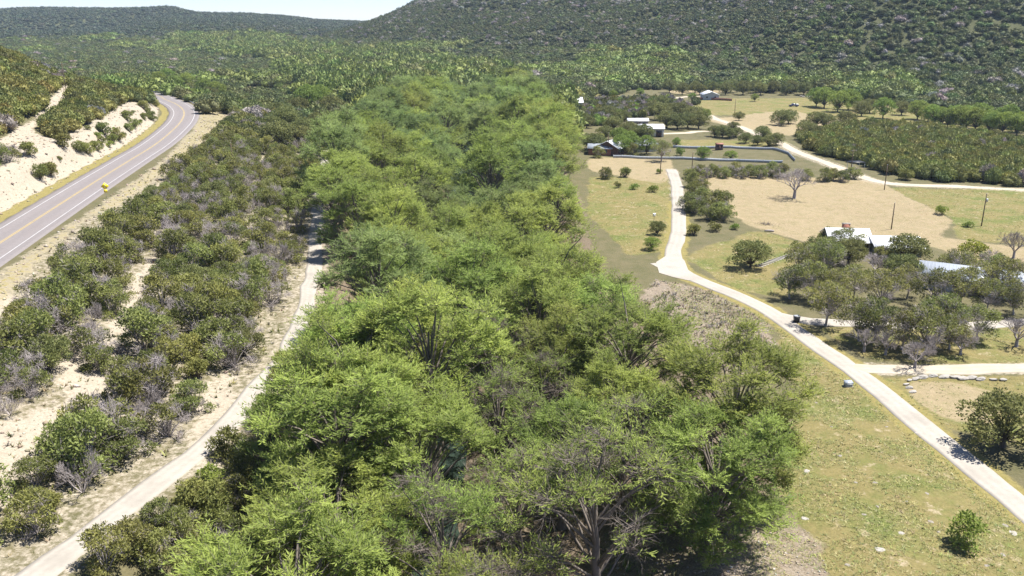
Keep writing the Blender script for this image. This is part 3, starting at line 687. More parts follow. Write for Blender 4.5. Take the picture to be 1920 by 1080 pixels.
for i, (x, y) in enumerate(sp_):
    r_ = random.random(); patch = float(vnoise(x, y, 17, 21))
    k = 'deadj' if r_ < .04 + .18 * (patch > .62) else 'jung' if r_ < .18 + .28 * (patch > .56) else 'oak' if r_ > .955 else 'junb' if r_ > .88 else 'jun'
    if k != 'oak' and k != 'deadj':
        njun += 1
        if njun > 265: rest_scrub.append((x, y)); continue
    s = .66 + .68 * random.random()
    if k == 'oak': s *= .62
    lab, grp = LJ[k]; nearclear = min(math.hypot(x - c_[0], y - c_[1]) for c_ in CLC) < 9
    ed_ = 'right beside the caliche lane' if dist_roads(x, y, (1,)) < 6 else 'along the highway shoulder' if dist_roads(x, y, (0,)) < 19 else 'beside a bare chalk clearing' if nearclear else 'in the middle of the slope thicket'
    lab = lab.split(' on the ')[0].split(' among ')[0] + ' ' + ed_; grp = grp.split(' on the ')[0].split(' among ')[0] + ' ' + ed_
    tree(k, {'deadj': 'dead_juniper', 'oak': 'live_oak', 'junb': 'juniper_bush'}.get(k, 'juniper'), x, y, lab, grp, s, s * (.85 + .35 * random.random()))
# ---- shrubs between the lane and the grove
for u, v, k, s in ((428,855,'junb',1.1),(398,905,'shrub',1.3),(355,950,'junb',1.0),(300,985,'jun',.62),(340,1010,'jun',.7),(395,960,'junb',1.15),(410,1000,'jun',.75),(455,905,'jun',.7),(250,1035,'jun',.72),(200,1065,'jun',.8),(300,1065,'jun',.85),(460,1075,'junb',.9),(480,830,'jung',.6),(500,760,'shrub',1.2),(520,720,'junb',.8),(440,960,'jun',.8),(470,880,'jun',.75),(500,800,'junb',1.1),(430,1030,'jung',.8),(380,1075,'jun',.8),(535,690,'junb',.9),(485,930,'junb',1.2)):
    p = hit(u, v)
    tree(k, 'juniper_bush' if k != 'jun' else 'juniper', p[0], p[1], 'dense rounded juniper standing alone at the edge of the caliche lane' if (u, v) == (428, 855) else 'olive-green juniper scrub between the caliche lane and the cypress grove', None if (u, v) == (428, 855) else 'scrub between lane and grove', s)
# understory in the far river gap
for i in range(26):
    y = 250 + 230 * random.random(); x = float(riverx(y)) + random.choice((-1, 1)) * (8.2 + 5 * random.random())
    tree('junb' if i % 2 else 'shrub', 'willow_shrub', x, y, 'low green shrub on the river bank between cypress rows', 'shrubs on the river bank', 1.4 + random.random(), cat='shrub')

# ---- trees that stand out, placed one by one: pixel of the foot, kind, crown scale, height scale, label
ONE = [
 (1489,372,'bare',1.3,1.4,'bare_tree','large leafless grey tree with spreading branches in the straw field',None,.5),
 (1240,302,'jut',1.15,1.2,'juniper','tall round-crowned tree on a single trunk above the paved lane end',None,0),
 (1406,502,'oak',1.0,.95,'live_oak','spreading grey-green oak with two trunks beside the stone steps',None,0),
 (1900,484,'bare',.80,.95,'bare_tree','rounded leafless brown tree on the green field near the house drive',None,1.3),
 (1822,490,'yel',1.15,1.1,'sapling','yellow-green leafy tree beside the house drive',None,0),
 (1880,838,'oak',1.12,1.1,'live_oak','broad dark oak casting a black shadow on the lane edge',None,2.),
 (1808,1022,'sap',1.15,1.1,'sapling','bright green leafy sapling in the meadow beside the lane',None,0),
 (1495,470,'shrub',1.5,1.5,'juniper_bush','round dark juniper bush beside the top of the stone steps',None,0),
 (1232,440,'oak',.50,.55,'live_oak','dark green bushy oak at the edge of the paved lane',None,0),
 (1222,468,'pec',.42,.36,'hackberry_tree','low spreading green tree with its shade below, beside the paved lane',None,0),
 (1318,300,'pec',.62,.60,'pecan_tree','upright dark green tree in front of the metal fence',None,0),
 (1370,298,'pec',.58,.38,'pecan_tree','low wide bright green tree in front of the metal fence',None,1),
 (1268,276,'pec',.40,.48,'pecan_tree','small vase-shaped green tree at the end of the metal fence',None,2),
 (1275,292,'shrub',1.6,2.2,'sapling','small thin green sapling inside the fenced yard',None,0),
 (1300,440,'junb',1.05,1.0,'juniper_bush','olive juniper bush at the lane edge below the juniper clump',None,0),
 (1340,433,'shrub',1.6,1.6,'shrub','dark low shrub on the bank above the oak',None,0),
 (1378,430,'shrub',1.1,1.1,'shrub','small green shrub at the corner of the straw field',None,1),
 (1765,402,'shrub',1.5,1.7,'shrub','lone dark shrub at the edge of straw and green fields',None,0),
 (1815,425,'shrub',1.3,1.0,'shrub','low grey-green shrub left of the transformer pole',None,1),
 (1172,332,'junb',1.2,1.2,'juniper_bush','grey-green bush on the dry slope below the farm yard',None,0),
 (1188,355,'shrub',1.5,1.3,'shrub','bright green shrub on the meadow below the farm yard',None,2),
 (1158,352,'shrub',1.1,1.3,'shrub','small dark shrub on the meadow beside the grove',None,0),
 (1225,360,'shrub',1.7,1.5,'shrub','pale green shrub near the lane below the bare bank',None,1),
 (1135,335,'jun',.85,1.,'juniper','dark juniper at the grove edge beside the meadow',None,0),
 (1236,325,'shrub',1.0,1.1,'shrub','round green shrub at the foot of the yard pole',None,0),
]
for u, v, k, s, szz, nm, lab, grp, rz in ONE:
    p = hit(u, v); tree(k, nm, p[0], p[1], lab, grp, s, szz, rz, cat='shrub' if k == 'shrub' else 'tree', var=2 if (k == 'shrub' and 'green' in lab) else 0)
# junipers by the lane: the big clump, the hedge row, the thicket round the house
def several(lst, name, label, group, kind, s0, s1, flat=1.):
    for q in lst:
        p = hit(*q[:2]); k = q[2] if len(q) > 2 else kind; s = s0 + (s1 - s0) * random.random()
        tree(k, name, p[0], p[1], label, group, s, s * flat)
several([(1300,375),(1318,385),(1340,395),(1305,400),(1330,412),(1355,412),(1298,350),(1312,360),(1350,395),(1292,395)], 'juniper', 'olive juniper in the dense clump beside the paved lane', 'juniper clump beside the lane', 'jun', .95, 1.25)
several([(1292 + 11 * i, 334 - (i % 3) * 3, 'jung' if i % 2 else 'jun') for i in range(17)], 'juniper', 'grey-brown juniper in the straight hedge row behind the straw field', 'juniper hedge behind the straw field', 'jung', .82, .98)
several([(1512,338),(1545,340),(1560,338),(1580,340),(1600,335)], 'juniper', 'dark green juniper at the road bend behind the bare tree', 'junipers at the road bend', 'jun', .8, 1.05)
several([(1548,612),(1520,560),(1480,560),(1500,520),(1545,520),(1560,570),(1600,560),(1650,580),(1700,560),(1750,580),(1800,575),(1850,585),(1900,590),(1580,480),(1640,640),(1760,640),(1735,665),(1690,655),(1830,640),(1780,655),(1610,640),(1880,560),(1790,530),(1840,545)], 'juniper', 'open grey-green juniper on bare trunks in the grove below the white-roofed house', 'junipers below the white-roofed house', 'jut', .95, 1.25, 1.0)
several([(1555,462,'jun'),(1610,470,'jun'),(1585,465,'deadj'),(1655,492,'jun'),(1700,495,'oak'),(1600,482,'jun'),(1870,520,'jun'),(1855,505,'jung'),(1800,510,'jung'),(1690,530,'oak'),(1590,495,'oak'),(1540,500,'oak')], 'juniper', 'bushy tree close round the white-roofed house', 'trees round the white-roofed house', 'jun', .85, 1.05)
several([(1640,515),(1620,660),(1660,665),(1800,665),(1905,650),(1715,690)], 'dead_juniper', 'leafless grey juniper in the grove below the white-roofed house', 'dead junipers below the house', 'bare', .62, .8)
# farm yard and field trees
several([(1115,285),(1135,262),(1100,240),(1085,225),(1075,240),(1120,225),(1180,285,'pec'),(1160,275,'pec'),(1150,245),(1190,262),(1125,270,'jun'),(1105,280),(1140,225),(1170,228),(1122,296,'jun'),(1166,291,'pec'),(1186,293,'jun'),(1212,289,'pec'),(1205,262),(1178,258),(1062,232),(1040,218),(1075,215)], 'live_oak', 'dark live oak shading the farm houses', 'oaks in the farm yard', 'oak', .85, 1.15)
several([(1250,240),(1270,243),(1290,240),(1235,225),(1255,218),(1225,215),(1275,222),(1300,232),(1310,242),(1240,205)], 'live_oak', 'dark live oak in the clump behind the long white barn', 'oaks behind the barn', 'oak', 1.05, 1.4)
several([(1320,230,'pec'),(1340,256),(1355,258),(1367,259),(1380,257),(1398,268),(1420,272),(1440,274),(1455,272),(1430,262),(1385,226),(1375,245)], 'live_oak', 'live oak in the open yard between metal fence and ranch road', 'oaks in the open yard', 'oak', .62, .9)
several([(1465,235),(1478,232),(1545,240),(1530,237),(1585,238),(1510,255),(1525,262)], 'live_oak', 'rounded live oak standing in the mown field', 'oaks in the mown field', 'oak', .9, 1.25)
several([(1545,203),(1570,210),(1590,206),(1530,200)], 'pecan_tree', 'large bright green pecan in the far field', 'pecans in the far field', 'pec', 1.2, 1.5)
several([(1615,218,'oak'),(1630,212,'oak'),(1655,222),(1690,216,'oak'),(1720,224)] + [(1740 + 24*i, 228 + 2.0*i + (i % 2)*6) for i in range(9)] + [(1750 + 26*i, 236 + 3.*i) for i in range(8)], 'pecan_tree', 'bright green pecan in the row along the hill foot', 'pecans along the hill foot', 'pec', 1.0, 1.35)
several([(1255 + 19*i + (i % 3)*5, 174 + (i % 2)*4) for i in range(15)], 'live_oak', 'dark live oak on a bare trunk along the far field edge', 'oaks along the far field edge', 'oak', 1.0, 1.4, 1.15)
several([(1297,190),(1415,190),(1200,180,'pec'),(1150,185,'pec')], 'young_tree', 'young round green tree in the far mown field', 'young trees in the far field', 'pec', .55, .7)
several([(580,212,'pec'),(600,205,'pec'),(560,215),(520,225),(620,215),(540,245),(575,260,'oak'),(560,275,'oak'),(520,280,'oak'),(600,248)], 'live_oak', 'big dark oak upstream between the lane and the grove', 'oaks at the upstream lane end', 'oak', 1.2, 1.6)
several([(300,165,'pec'),(330,172,'pec'),(360,178),(385,180,'pec'),(410,185,'pec'),(275,160),(430,195),(395,190,'oak'),(350,170,'pec'),(315,160,'pec')], 'pecan_tree', 'bright leafy tree behind the guard rail at the highway curve', 'trees behind the highway curve', 'oak', 1.2, 1.6)

# ------------------------------------------------------------------ woods nobody could count: joined meshes
ICO_V = np.array([(0,0,-1),(.724,-.526,-.447),(-.276,-.851,-.447),(-.894,0,-.447),(-.276,.851,-.447),(.724,.526,-.447),(.276,-.851,.447),(-.724,-.526,.447),(-.724,.526,.447),(.276,.851,.447),(.894,0,.447),(0,0,1)])
ICO_F = np.array([(0,1,2),(1,0,5),(0,2,3),(0,3,4),(0,4,5),(1,5,10),(2,1,6),(3,2,7),(4,3,8),(5,4,9),(1,10,6),(2,6,7),(3,7,8),(4,8,9),(5,9,10),(6,10,11),(7,6,11),(8,7,11),(9,8,11),(10,9,11)])
def lowtree(seed, nblob, ncard, cl, flat=.75):
    """unit crown (radius 1): leaf-mass cores and leaf sprays standing out of them"""
    g = np.random.default_rng(seed); V, T, Q, tint = [], [], [], []; n = 0; cs = []
    for i in range(nblob):
        if nblob == 1: c, r = np.array([0, 0, .45]), .8
        else:
            a = i * 2.4 + g.normal()*.3; rr = .62 * math.sqrt(i / nblob); r = (.44 + .16*g.random()) * .82; c = np.array([rr*math.cos(a), rr*math.sin(a), .38 + .42*g.random()*(1-rr)])
        v = ICO_V * (1 + .17 * g.normal(size=(12, 1))) * r * [1, 1, flat]; V.append(v + c); T.append(ICO_F + n); n += 12; tint.append(np.full(12, .12 * g.normal()) + .07 * g.normal(size=12)); cs.append((c, r))
    k = g.integers(0, nblob, ncard); Cc = np.array([cs[j][0] for j in k]); Rr = np.array([cs[j][1] for j in k])
    d = unit(rvec(g, ncard) + [0, 0, .45]); p = Cc + d * (Rr * (.80 + .35 * g.random(ncard)))[:, None] * [1, 1, flat]
    cv, cq = cards(p, unit(d + g.normal(size=(ncard, 3)) * .7), unit(d + g.normal(size=(ncard, 3)) * .5), cl * (.6 + .8*g.random(ncard)), cl * .62 * (.6 + .8*g.random(ncard)))
    V.append(cv); Q.append(cq + n); tint.append(np.repeat(.18 * g.normal(size=ncard), 4))
    return np.concatenate(V), np.concatenate(T), np.concatenate(Q), np.concatenate(tint)
def shelf(name, tpls):
    """a set of small tree shapes that a wood is made of"""
    col = bpy.data.collections.new(name)
    for i, (V, T, Q, ti) in enumerate(tpls):
        o = bpy.data.objects.new('%s_%02d' % (name, i), mesh_np(name, V, Q, T, M['inst'], True, {'tint': np.clip(.47 + ti, 0, 1)})); col.objects.link(o)
    g = bpy.data.node_groups.new(name, 'GeometryNodeTree')
    g.interface.new_socket('Geometry', in_out='INPUT', socket_type='NodeSocketGeometry'); g.interface.new_socket('Geometry', in_out='OUTPUT', socket_type='NodeSocketGeometry')
    gi = g.nodes.new('NodeGroupInput'); go = g.nodes.new('NodeGroupOutput'); ip = g.nodes.new('GeometryNodeInstanceOnPoints'); ci = g.nodes.new('GeometryNodeCollectionInfo')
    ci.inputs['Collection'].default_value = col; ci.inputs['Separate Children'].default_value = True; ci.inputs['Reset Children'].default_value = True
    def na(nm, ty):
        n = g.nodes.new('GeometryNodeInputNamedAttribute'); n.data_type = ty; n.inputs['Name'].default_value = nm; return n.outputs['Attribute']
    ip.inputs['Pick Instance'].default_value = True
    g.links.new(gi.outputs[0], ip.inputs['Points']); g.links.new(ci.outputs[0], ip.inputs['Instance'])
    g.links.new(na('idx', 'INT'), ip.inputs['Instance Index']); g.links.new(na('rot', 'FLOAT_VECTOR'), ip.inputs['Rotation']); g.links.new(na('scl', 'FLOAT_VECTOR'), ip.inputs['Scale'])
    g.links.new(ip.outputs[0], go.inputs[0]); return g, len(tpls)
def wood(name, pts, rad, hgt, cols, tpls, label, cat, lift=-.15):
    """one uncountable wood: pts (n,2); rad, hgt arrays; cols (n,3)"""
    r_ = np.random.default_rng(len(pts)); n = len(pts); me = bpy.data.meshes.new(name); me.vertices.add(n)
    me.vertices.foreach_set('co', np.column_stack([pts, gh(pts[:, 0], pts[:, 1]) + lift]).astype(np.float32).ravel())
    me.attributes.new('idx', 'INT', 'POINT').data.foreach_set('value', r_.integers(0, tpls[1], n).astype(np.int32))
    me.attributes.new('rot', 'FLOAT_VECTOR', 'POINT').data.foreach_set('vector', np.column_stack([r_.normal(size=(n, 2)) * .05, r_.random(n) * 6.283]).astype(np.float32).ravel())
    me.attributes.new('scl', 'FLOAT_VECTOR', 'POINT').data.foreach_set('vector', np.column_stack([rad, rad * (.85 + .3 * r_.random(n)), hgt]).astype(np.float32).ravel())
    me.attributes.new('icol', 'FLOAT_COLOR', 'POINT').data.foreach_set('color', np.column_stack([cols, np.ones(n)]).astype(np.float32).ravel())
    o = link(name, me); md = o.modifiers.new('wood', 'NODES'); md.node_group = tpls[0]
    return tag(o, label, cat, None, 'stuff')
def jgrid(x0, x1, y0, y1, step, seed, jit=.85):
    g = np.random.default_rng(seed); X, Y = np.meshgrid(np.arange(x0, x1, step), np.arange(y0, y1, step))
    p = np.column_stack([X.ravel(), Y.ravel()]); p = p + (g.random(p.shape) - .5) * step * jit
    u, v, d = proj(p[:, 0], p[:, 1], gh(p[:, 0], p[:, 1]) + 3); m = (u > -160) & (u < 2080) & (v > -60) & (v < 1150)
    return p[m]
def palette(n, seed, opts, wts, var=.16):
    g = np.random.default_rng(seed); o = np.array(opts)[g.choice(len(opts), n, p=np.array(wts) / sum(wts))]
    return o * (1 + var * g.normal(size=(n, 1))).clip(.55, 1.5) * (1 + .05 * g.normal(size=(n, 3)))
JG, JD, JY, GY_, BR_, PK, DK = (.130,.136,.042), (.090,.102,.038), (.170,.166,.044), (.19,.175,.155), (.165,.215,.050), (.20,.25,.058), (.070,.088,.040)
MID = shelf('scrub_shapes', [lowtree(500 + i, 8, 900, .17) for i in range(7)]); VAL = shelf('broadleaf_shapes', [lowtree(560 + i, 9, 800, .17) for i in range(7)])
LOW = shelf('hill_tree_shapes', [lowtree(520 + i, 5, 220, .26) for i in range(7)]); FAR = shelf('distant_tree_shapes', [lowtree(540 + i, 4, 60, .34) for i in range(5)])
def far_from(p, dm=3.):
    if not placed: return np.ones(len(p), bool)
    q = np.array(placed); q = q[(q[:, 1] > p[:, 1].min() - 9) & (q[:, 1] < p[:, 1].max() + 9)]
    if not len(q): return np.ones(len(p), bool)
    r = np.ones(len(p), bool)
    for i in range(0, len(p), 400): r[i:i+400] = (((p[i:i+400, None] - q[None])**2).sum(-1).min(1) > dm*dm)
    return r
def clear_of_roads(p, gap=2.2, ks=(0, 1, 7, 8)):
    r = np.ones(len(p), bool)
    for k in ks:
        d, _ = near_line(p[:, 0], p[:, 1], ROADS[k][0][::2]); r &= d > ROADS[k][1] + gap
    return r
# left hillside scrub above the highway
p = jgrid(-420, -70, 120, 520, 3.9, 61); hx_ = hwx(np.clip(p[:, 1], HW[0,1], HW[-1,1])); u, v, d = proj(p[:, 0], p[:, 1], gh(p[:, 0], p[:, 1]))
m = (p[:, 0] < hx_ - 8) & (p[:, 1] < 500)
u2, v2, _ = proj(p[:, 0], p[:, 1], gh(p[:, 0], p[:, 1]) + 3.)
for q in Z_CUT: m &= ~(inpoly(u, v, q) | inpoly(u2, v2, q))
m &= clear_of_roads(p, 4, (0,)); p = p[m]
CUTB = [(20,285),(55,290),(118,275),(112,300),(150,285),(165,288),(175,272),(182,282),(190,270),(205,275),(212,268),(222,262),(232,255),(242,246),(252,240),(262,232),(270,224),(280,216),(215,245),(195,252),(238,225),(250,212),(95,330),(75,335),(165,243),(285,225),(292,200),(185,258),(270,205)]
p2 = np.array([hit(*q)[:2] for q in CUTB]); g_ = np.random.default_rng(5)
rs = np.array(rest_scrub).reshape(-1, 2)
pp = np.concatenate([p, rs])
wood('juniper_scrub', pp, 2.6 + 1.0*g_.random(len(pp)), 3.3 + 1.3*g_.random(len(pp)), palette(len(pp), 3, (JG, (.150,.148,.042), JD, GY_), (5, 4, 2, .6), .09), MID, 'dense olive juniper scrub covering the hillside above the highway', 'scrub')
for i, q in enumerate(p2):
    tree('junb' if i % 3 else 'shrub', 'juniper_bush', q[0], q[1], 'small round juniper bush on the pale road cut above the highway', 'bushes on the road cut', .75 + .6*g_.random())
# juniper thicket on the right
TH = [(1500,262),(1560,246),(1640,240),(1720,246),(1800,256),(1960,280),(1960,352),(1860,346),(1760,342),(1690,338),(1620,312),(1560,296),(1520,284)]
p = jgrid(60, 330, 190, 480, 3.6, 62); u, v, d = proj(p[:, 0], p[:, 1], gh(p[:, 0], p[:, 1])); m = inpoly(u, v, TH) & clear_of_roads(p, 1.5, (7,)) & far_from(p, 2.5); p = p[m]
wood('juniper_thicket', p, 2.7 + .8*g_.random(len(p)), 3.6 + 2.0*g_.random(len(p)), palette(len(p), 4, ((.150,.160,.050), (.165,.170,.050), (.115,.128,.045), GY_), (6, 4, 1, .35), .09), MID, 'wide unbroken thicket of olive junipers beyond the ranch road', 'thicket')
# grey and green scrub between farm buildings and field
SC = [(1040,205),(1120,196),(1250,190),(1310,196),(1290,210),(1240,215),(1140,235),(1060,240)]
p = jgrid(-10, 170, 250, 560, 4.2, 63); u, v, d = proj(p[:, 0], p[:, 1], gh(p[:, 0], p[:, 1])); p = p[inpoly(u, v, SC) & clear_of_roads(p, 2, (7, 8)) & far_from(p, 3)]
wood('farm_scrub', p, 2.3 + .8*g_.random(len(p)), 4. + 1.5*g_.random(len(p)), palette(len(p), 5, (JG, JD, GY_, BR_), (4, 2, 4, 1)), MID, 'grey and green scrub woods behind the farm buildings', 'scrub')
# valley woods
def openfield(p):
    u, v, d = proj(p[:, 0], p[:, 1], gh(p[:, 0], p[:, 1])); m = np.ones(len(p), bool)
    for q in ([(1200,168),(1520,172),(1720,205),(1960,240),(1960,360),(1480,330),(1100,300),(1040,240),(1100,190)], [(455,163),(520,165),(515,180),(450,178)], [(625,222),(662,222),(665,275),(625,280)], [(40,66),(210,66),(210,72),(40,72)]): m &= ~inpoly(u, v, q)
    return m
p1 = jgrid(-340, 420, 330, 640, 8.4, 64); p1 = p1[(p1[:, 1] > 350)]
p3 = jgrid(-800, 300, 640, 1480, 10.2, 65)
p = np.concatenate([p1, p3]); hx_ = hwx(np.clip(p[:, 1], HW[0,1], HW[-1,1]))
inr = (np.abs(p[:, 0] - riverx(p[:, 1])) < 7) & (p[:, 1] < 640)
cyz = (p[:, 1] < 480) & (p[:, 0] > CY_L(p[:, 1]) - 2) & (p[:, 0] < CY_R(p[:, 1]) + 3)
lft = (p[:, 1] < 500) & (p[:, 0] < hx_ - 6)
m = openfield(p) & ~inr & ~cyz & ~lft & clear_of_roads(p, 3, (0, 1, 7, 8)) & far_from(p, 3.6) & (gh(p[:, 0], p[:, 1]) < 16)
p = p[m]; n = len(p); sr = np.abs(p[:, 0] - riverx(p[:, 1])); grn = (vnoise(p[:, 0], p[:, 1], 95, 31) + .55*(1 - sstep(25, 120, sr))) > .72
c1 = palette(n, 6, ((.118,.146,.042), (.134,.163,.045), (.092,.108,.038), (.14,.156,.045)), (5, 4, 2.5, .3), .07); c2 = palette(n, 7, ((.072,.088,.036), (.095,.108,.040), GY_, (.100,.122,.038)), (3, 4, .35, 2), .07); cols = np.where(grn[:, None], c1, c2)
rad = np.where(grn, 8.0, 4.6) * (.8 + .5*g_.random(n)) * np.where(p[:, 1] > 640, 1.3, 1); hg = np.where(grn, 8.6, 5.4) * (.8 + .4*g_.random(n)); big = grn & (sr < 95); hg = np.where(big, hg * 1.45, hg); rad = np.where(big, rad * 1.12, rad)
nv = p[:, 1] < 640
wood('valley_woodland', p[nv], rad[nv], hg[nv], cols[nv], VAL, 'mixed bright and dark green woods on the valley floor beyond the cypress grove', 'woodland')
wood('upper_valley_woodland', p[~nv], rad[~nv], hg[~nv], cols[~nv], VAL, 'soft green woods filling the far valley floor up to the hills', 'woodland')
# wooded right hill
p = jgrid(-620, 900, 470, 1600, 5.2, 66); zz = gh(p[:, 0], p[:, 1]); a_ = np.array([-238., 1150.]); b_2 = np.array([300., 500.]); ab_ = unit(b_2 - a_)
nd = (p[:, 0] - a_[0]) * -ab_[1] + (p[:, 1] - a_[1]) * ab_[0]
m = ((nd > -6) | (zz > 12)) & ((p[:, 1] < 1330) | ((p[:, 0] < 60) & (zz > 20))) & openfield(p) & (zz >= 3) & far_from(p, 4) & ((zz >= 16) | (p[:, 1] > 470)); p = p[m]; zz = zz[m]; nd = nd[m]; n = len(p)
m = (g_.random(n) > .10 + .22 * (vnoise(p[:, 0], p[:, 1], 30, 33) > .62)); p, zz = p[m], zz[m]; n = len(p)
near_ = p[:, 1] < 760; gb = vnoise(p[:, 0], p[:, 1], 70, 34)
c1 = palette(n, 8, ((.072,.082,.036), (.09,.10,.04), (.058,.072,.036), GY_, (.09,.115,.04)), (5, 4, 3, 1.1, 1.), .1); c2 = palette(n, 9, ((.09,.10,.04), (.09,.118,.042), (.072,.084,.036), GY_, (.125,.15,.045)), (4, 4, 3, 1., .7), .1); cols = np.where(near_[:, None], c2, c1)
ck = (zz > 62) & (gb > .35); cols[ck & (g_.random(n) < .33)] = (.24, .22, .20)
wood('hillside_forest', p, 3.7*(.7 + .6*g_.random(n)), 3.9*(.7 + .6*g_.random(n)), cols, LOW, 'dark green oak and juniper forest covering the big hill', 'forest')
# far hills
p = jgrid(-2000, 700, 1420, 2560, 12.5, 67); p = p[g_.random(len(p)) > .05]; n = len(p)
wood('distant_forest', p, 6.4*(.7 + .6*g_.random(n)), 6.*(.7 + .5*g_.random(n)), palette(n, 10, ((.042,.054,.034), (.05,.062,.036), (.062,.074,.04), (.06,.08,.045)), (4, 4, 2, 1), .12), FAR, 'dark blue-green forest on the distant hills', 'forest')
# ------------------------------------------------------------------ buildings
def part(name, mb, mat, parent, smooth=False):
    return link(name, mb.mesh(name, M[mat], smooth), parent)
def root(name, p, rz, label, cat, group=None):
    return tag(link(name, None, None, (p[0], p[1], float(gh(p[0], p[1])) - .05), rz), label, cat, group)
def gable(e, L, W, h, rise, wall, roof, over=.5, x0=0., y0=0., zb=0., seams=True, wins=(), doors=(), th=.12):
    """gabled block along local x, front towards -y; wins: (face, pos, w, h, z)"""
    a, b = L / 2, W / 2; mb = MB()
    V = np.array([[-a,-b,zb],[a,-b,zb],[a,b,zb],[-a,b,zb],[-a,-b,h],[a,-b,h],[a,b,h],[-a,b,h],[-a,0,h+rise],[a,0,h+rise]]) + [x0, y0, 0]
    mb.add(V, [[0,1,5,4],[2,3,7,6]], [[4,5,9],[4,9,8],[6,7,8],[6,8,9]]); mb.add(V, [[1,2,6,5],[3,0,4,7]], [[5,6,9],[7,4,8]])
    part('wall', mb, wall, e)
    sl_ = rise / b
    for s in (-1, 1):
        r = MB(); oe = b + over
        P_ = lambda x, t, dz: [x + x0, s * oe * (1 - t) + y0, h + rise - sl_ * oe * (1 - t) + .04 + dz]
        A = a + over; q = [P_(-A,0,0),P_(A,0,0),P_(A,1,0),P_(-A,1,0),P_(-A,0,th),P_(A,0,th),P_(A,1,th),P_(-A,1,th)]
        r.add(q, [[0,3,2,1],[4,5,6,7],[0,1,5,4],[1,2,6,5],[2,3,7,6],[3,0,4,7]])
        if seams:
            for i in range(int(2 * A / .6) + 1):
                x = -A + i * .6 + .02
                r.add([P_(x,0,th),P_(x+.05,0,th),P_(x+.05,1,th),P_(x,1,th),P_(x,0,th+.05),P_(x+.05,0,th+.05),P_(x+.05,1,th+.05),P_(x,1,th+.05)], [[4,5,6,7],[0,1,5,4],[1,2,6,5],[3,0,4,7]])
        part('roof_slope', r, roof, e)
    for face, pos, w_, hh, z_ in wins:
        f = MB(); g2 = MB()
        if face in 'fb':
            s = -1 if face == 'f' else 1; y_ = y0 + s * b
            f.box((x0+pos-w_/2-.08, min(y_, y_+s*.06), z_-.08), (x0+pos+w_/2+.08, max(y_, y_+s*.06), z_+hh+.08)); g2.box((x0+pos-w_/2, min(y_+s*.05, y_+s*.08), z_), (x0+pos+w_/2, max(y_+s*.05, y_+s*.08), z_+hh))
        else:
            s = -1 if face == 'l' else 1; x_ = x0 + s * a
            f.box((min(x_, x_+s*.06), y0+pos-w_/2-.08, z_-.08), (max(x_, x_+s*.06), y0+pos+w_/2+.08, z_+hh+.08)); g2.box((min(x_+s*.05, x_+s*.08), y0+pos-w_/2, z_), (max(x_+s*.05, x_+s*.08), y0+pos+w_/2, z_+hh))
        wf = part('window', f, 'trim', e); part('pane', g2, 'glass', wf)
    for face, pos, w_, hh in doors:
        s = -1 if face == 'f' else 1; y_ = y0 + s * b; f = MB(); f.box((x0+pos-w_/2, min(y_, y_+s*.07), zb), (x0+pos+w_/2, max(y_, y_+s*.07), hh)); d_ = part('door', f, 'brown', e)
        k = MB(); k.box((x0+pos+w_/2-.16, min(y_+s*.06, y_+s*.13), 1.0), (x0+pos+w_/2-.08, max(y_+s*.06, y_+s*.13), 1.1)); part('handle', k, 'galv', d_)
def front(u, v): return hit(u, v)
W4 = lambda L, n, w_=1.1, hh=1.2, z_=1.0, f='f': [(f, -L/2 + L*(i+.5)/n, w_, hh, z_) for i in range(n)]
# white-roofed house with brick chimney
p = front(1652, 474); e = root('ranch_house', p, R(-6), 'long ranch house with blown-white metal roof and brick chimney below the straw field', 'house')
gable(e, 9.6, 9.0, 2.3, 1.3, 'greyw', 'white', .6, 2.6, 1.0, wins=W4(9.6, 3, z_=.9, hh=1.0) + [('r', 0, 1.4, 1.2, 1.0)], doors=[('f', 1.6, 1.0, 2.1)])
gable(e, 8.4, 8.6, 2.6, 1.9, 'tanw', 'white', .6, -6.9, 3.6, wins=W4(8.4, 3) + [('l', 0, 1.4, 1.2, 1.0)], doors=[('f', 3.3, 1.0, 2.1)])
c = MB(); c.box((-7.6, 4.6, 3.0), (-6.0, 5.3, 5.3)); ch = part('chimney', c, 'brick', e); c = MB(); c.box((-7.72, 4.48, 5.3), (-5.88, 5.42, 5.45)); part('chimney_cap', c, 'stoned', ch)
p = front(1815, 540); e = root('garage_house', p, R(-28), 'grey-roofed low building half hidden behind bare trees beside the house drive', 'house')
gable(e, 17, 8.5, 2.8, 1.5, 'greyw', 'grey', .6, 0, 0, wins=W4(17, 4), doors=[('f', 2, 2.6, 2.2)])
# farm buildings
p = front(1052, 212); e = root('farmhouse', p, R(3), 'white two-part farmhouse roof showing above the cypress row', 'house')
gable(e, 14, 10, 5.4, 2.2, 'cream', 'white', .5, 5, 8, wins=W4(14, 3, z_=3.2), doors=[('f', 0, 1.1, 2.1)]); gable(e, 15, 9, 3.0, 1.6, 'cream', 'white', .5, -6, -4, wins=W4(15, 3), doors=[('f', 2, 1.1, 2.1)])
p = front(1217, 253); e = root('long_barn', p, R(-2), 'long cream open-fronted barn with white metal roof', 'barn')
gable(e, 11.5, 9, 3.3, 1.3, 'cream', 'white', .4, 0, 0, wins=W4(11.5, 3, 1.6, 1.0, 1.4), doors=[('f', 3.6, 2.4, 2.6)])
p = front(1195, 237); e = root('storage_shed', p, R(0), 'low tan shed with pale roof just behind the long barn', 'shed')
gable(e, 9.5, 6, 2.9, .9, 'tanw', 'white', .3, 0, 0, wins=W4(9.5, 2, 1.2, .8, 1.4), doors=[('f', 0, 1.8, 2.2)])
p = front(1148, 288); e = root('brown_cottage', p, R(58), 'brown-walled cottage with bright metal roof under yard oaks', 'house')
gable(e, 9, 9, 3.0, 2.3, 'brown', 'white', .7, 0, 0, wins=W4(9, 2), doors=[('f', 0, 1, 2.1)])
